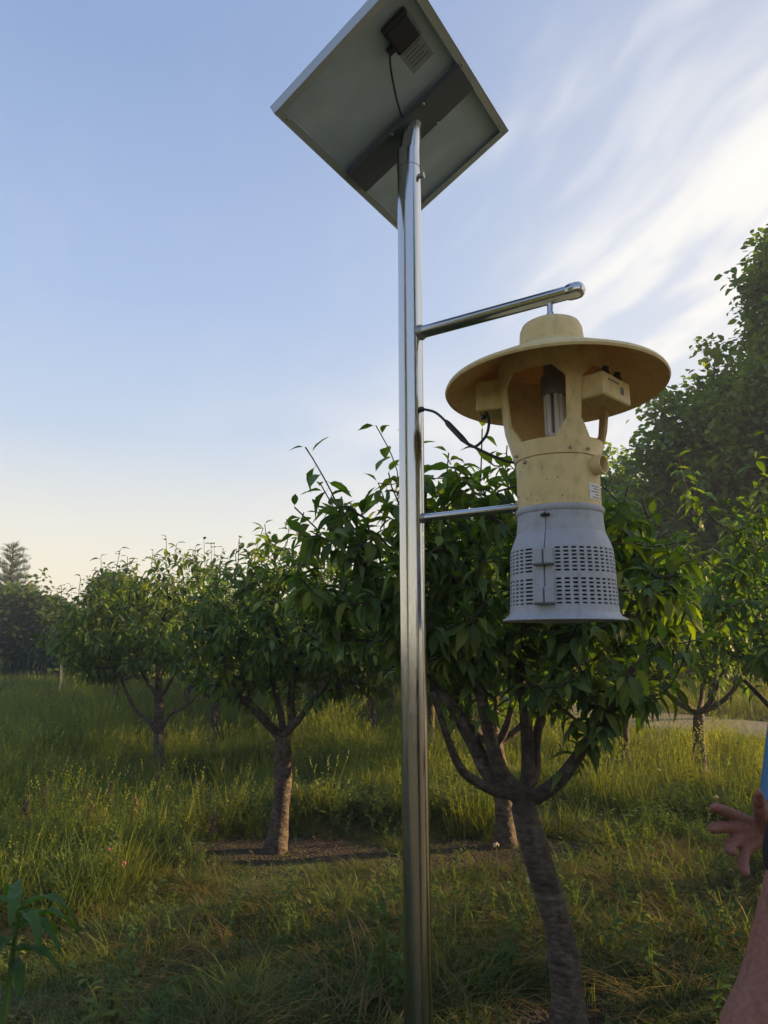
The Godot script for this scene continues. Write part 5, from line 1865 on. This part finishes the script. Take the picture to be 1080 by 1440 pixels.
func make_people() -> void:
	# the one in blue, right hand held out
	var v := func(x: float, y: float, z: float) -> Vector3: return Vector3(x, y, z)
	var wrist := Vector3(0.985, 1.128, -1.955)
	var hand := [
		[wrist, Vector3(0.918, 1.155, -1.955), 0.0165, 0.0115], [wrist, Vector3(0.907, 1.133, -1.95), 0.0175, 0.012], [wrist, Vector3(0.909, 1.11, -1.945), 0.017, 0.0115], [wrist + Vector3(0, -0.01, 0), Vector3(0.923, 1.089, -1.94), 0.0165, 0.011],
		[Vector3(0.918, 1.155, -1.955), Vector3(0.880, 1.170, -1.945), 0.0123, 0.0111], [Vector3(0.880, 1.170, -1.945), Vector3(0.858, 1.178, -1.932), 0.0108, 0.0099], [Vector3(0.858, 1.178, -1.932), Vector3(0.842, 1.181, -1.918), 0.0099, 0.0084],
		[Vector3(0.907, 1.133, -1.95), Vector3(0.866, 1.138, -1.937), 0.0126, 0.0112], [Vector3(0.866, 1.138, -1.937), Vector3(0.843, 1.140, -1.92), 0.0110, 0.0101], [Vector3(0.843, 1.140, -1.92), Vector3(0.829, 1.140, -1.902), 0.0101, 0.0085],
		[Vector3(0.909, 1.11, -1.945), Vector3(0.876, 1.105, -1.918), 0.0122, 0.0109], [Vector3(0.876, 1.105, -1.918), Vector3(0.864, 1.103, -1.894), 0.0108, 0.0098], [Vector3(0.864, 1.103, -1.894), Vector3(0.86, 1.102, -1.875), 0.0098, 0.0084],
		[Vector3(0.923, 1.089, -1.94), Vector3(0.904, 1.073, -1.918), 0.0112, 0.0099], [Vector3(0.904, 1.073, -1.918), Vector3(0.897, 1.064, -1.9), 0.0098, 0.0089], [Vector3(0.897, 1.064, -1.9), Vector3(0.893, 1.058, -1.884), 0.0089, 0.0076],
		[Vector3(0.975, 1.142, -1.94), Vector3(0.955, 1.178, -1.915), 0.0165, 0.0125], [Vector3(0.955, 1.178, -1.915), Vector3(0.945, 1.2, -1.9), 0.0118, 0.0102], [Vector3(0.945, 1.2, -1.9), Vector3(0.94, 1.217, -1.884), 0.0102, 0.0082],
	]
	for q in hand:
		for k in 2:
			q[k] = wrist + (q[k] - wrist) * Vector3(1.04, 1.16, 1.1)
			q[k + 2] *= 1.16
	var at := Vector3(1.429, 0, -2.183)
	var turn := atan2(-0.35, 0.94)
	var xf := Transform3D(Basis(Vector3.UP, turn), at)
	var e2: Vector3 = xf * Vector3(0.26, 1.12, -0.03)
	var w2: Vector3 = xf * Vector3(0.27, 0.88, 0.05)
	person("person", "person in a blue short-sleeved shirt holding an open hand out towards the lamp", at, turn, 1.0, [[Vector3(1.125, 1.12, -2.15), wrist], [e2, w2]], [hand, [w2, xf.basis * Vector3(0, -1, 0.12).normalized(), xf.basis * Vector3(0, 0.12, 1).normalized(), xf.basis * Vector3(-1, 0, 0)]], M.blue_cloth, M.dark_cloth, 0.92, M.skin, M.hair, 1)
	# the one in black close by, left hand on the hip
	at = Vector3(0.779, 0, -0.95)
	turn = PI
	xf = Transform3D(Basis(Vector3.UP, turn), at)
	var e1: Vector3 = xf * Vector3(-0.25, 1.15, -0.04)
	var w1: Vector3 = xf * Vector3(-0.26, 0.9, 0.05)
	var lw := Vector3(0.65, 0.985, -0.98)
	person("person", "person in a black short-sleeved shirt close by, bare elbow bent, at the lower right", at, turn, 1.04, [[e1, w1], [Vector3(0.443, 1.14, -0.93), lw]], [[w1, xf.basis * Vector3(0, -1, 0.12).normalized(), xf.basis * Vector3(0, 0.12, 1).normalized(), xf.basis * Vector3(1, 0, 0)], [lw, Vector3(0.75, -0.45, -0.3).normalized(), Vector3(-0.4, -0.3, -0.85).normalized(), Vector3(0.1, -0.9, 0.3).normalized()]], M.black_cloth, M.dark_cloth, 0.4, M.skin, M.hair, 2)
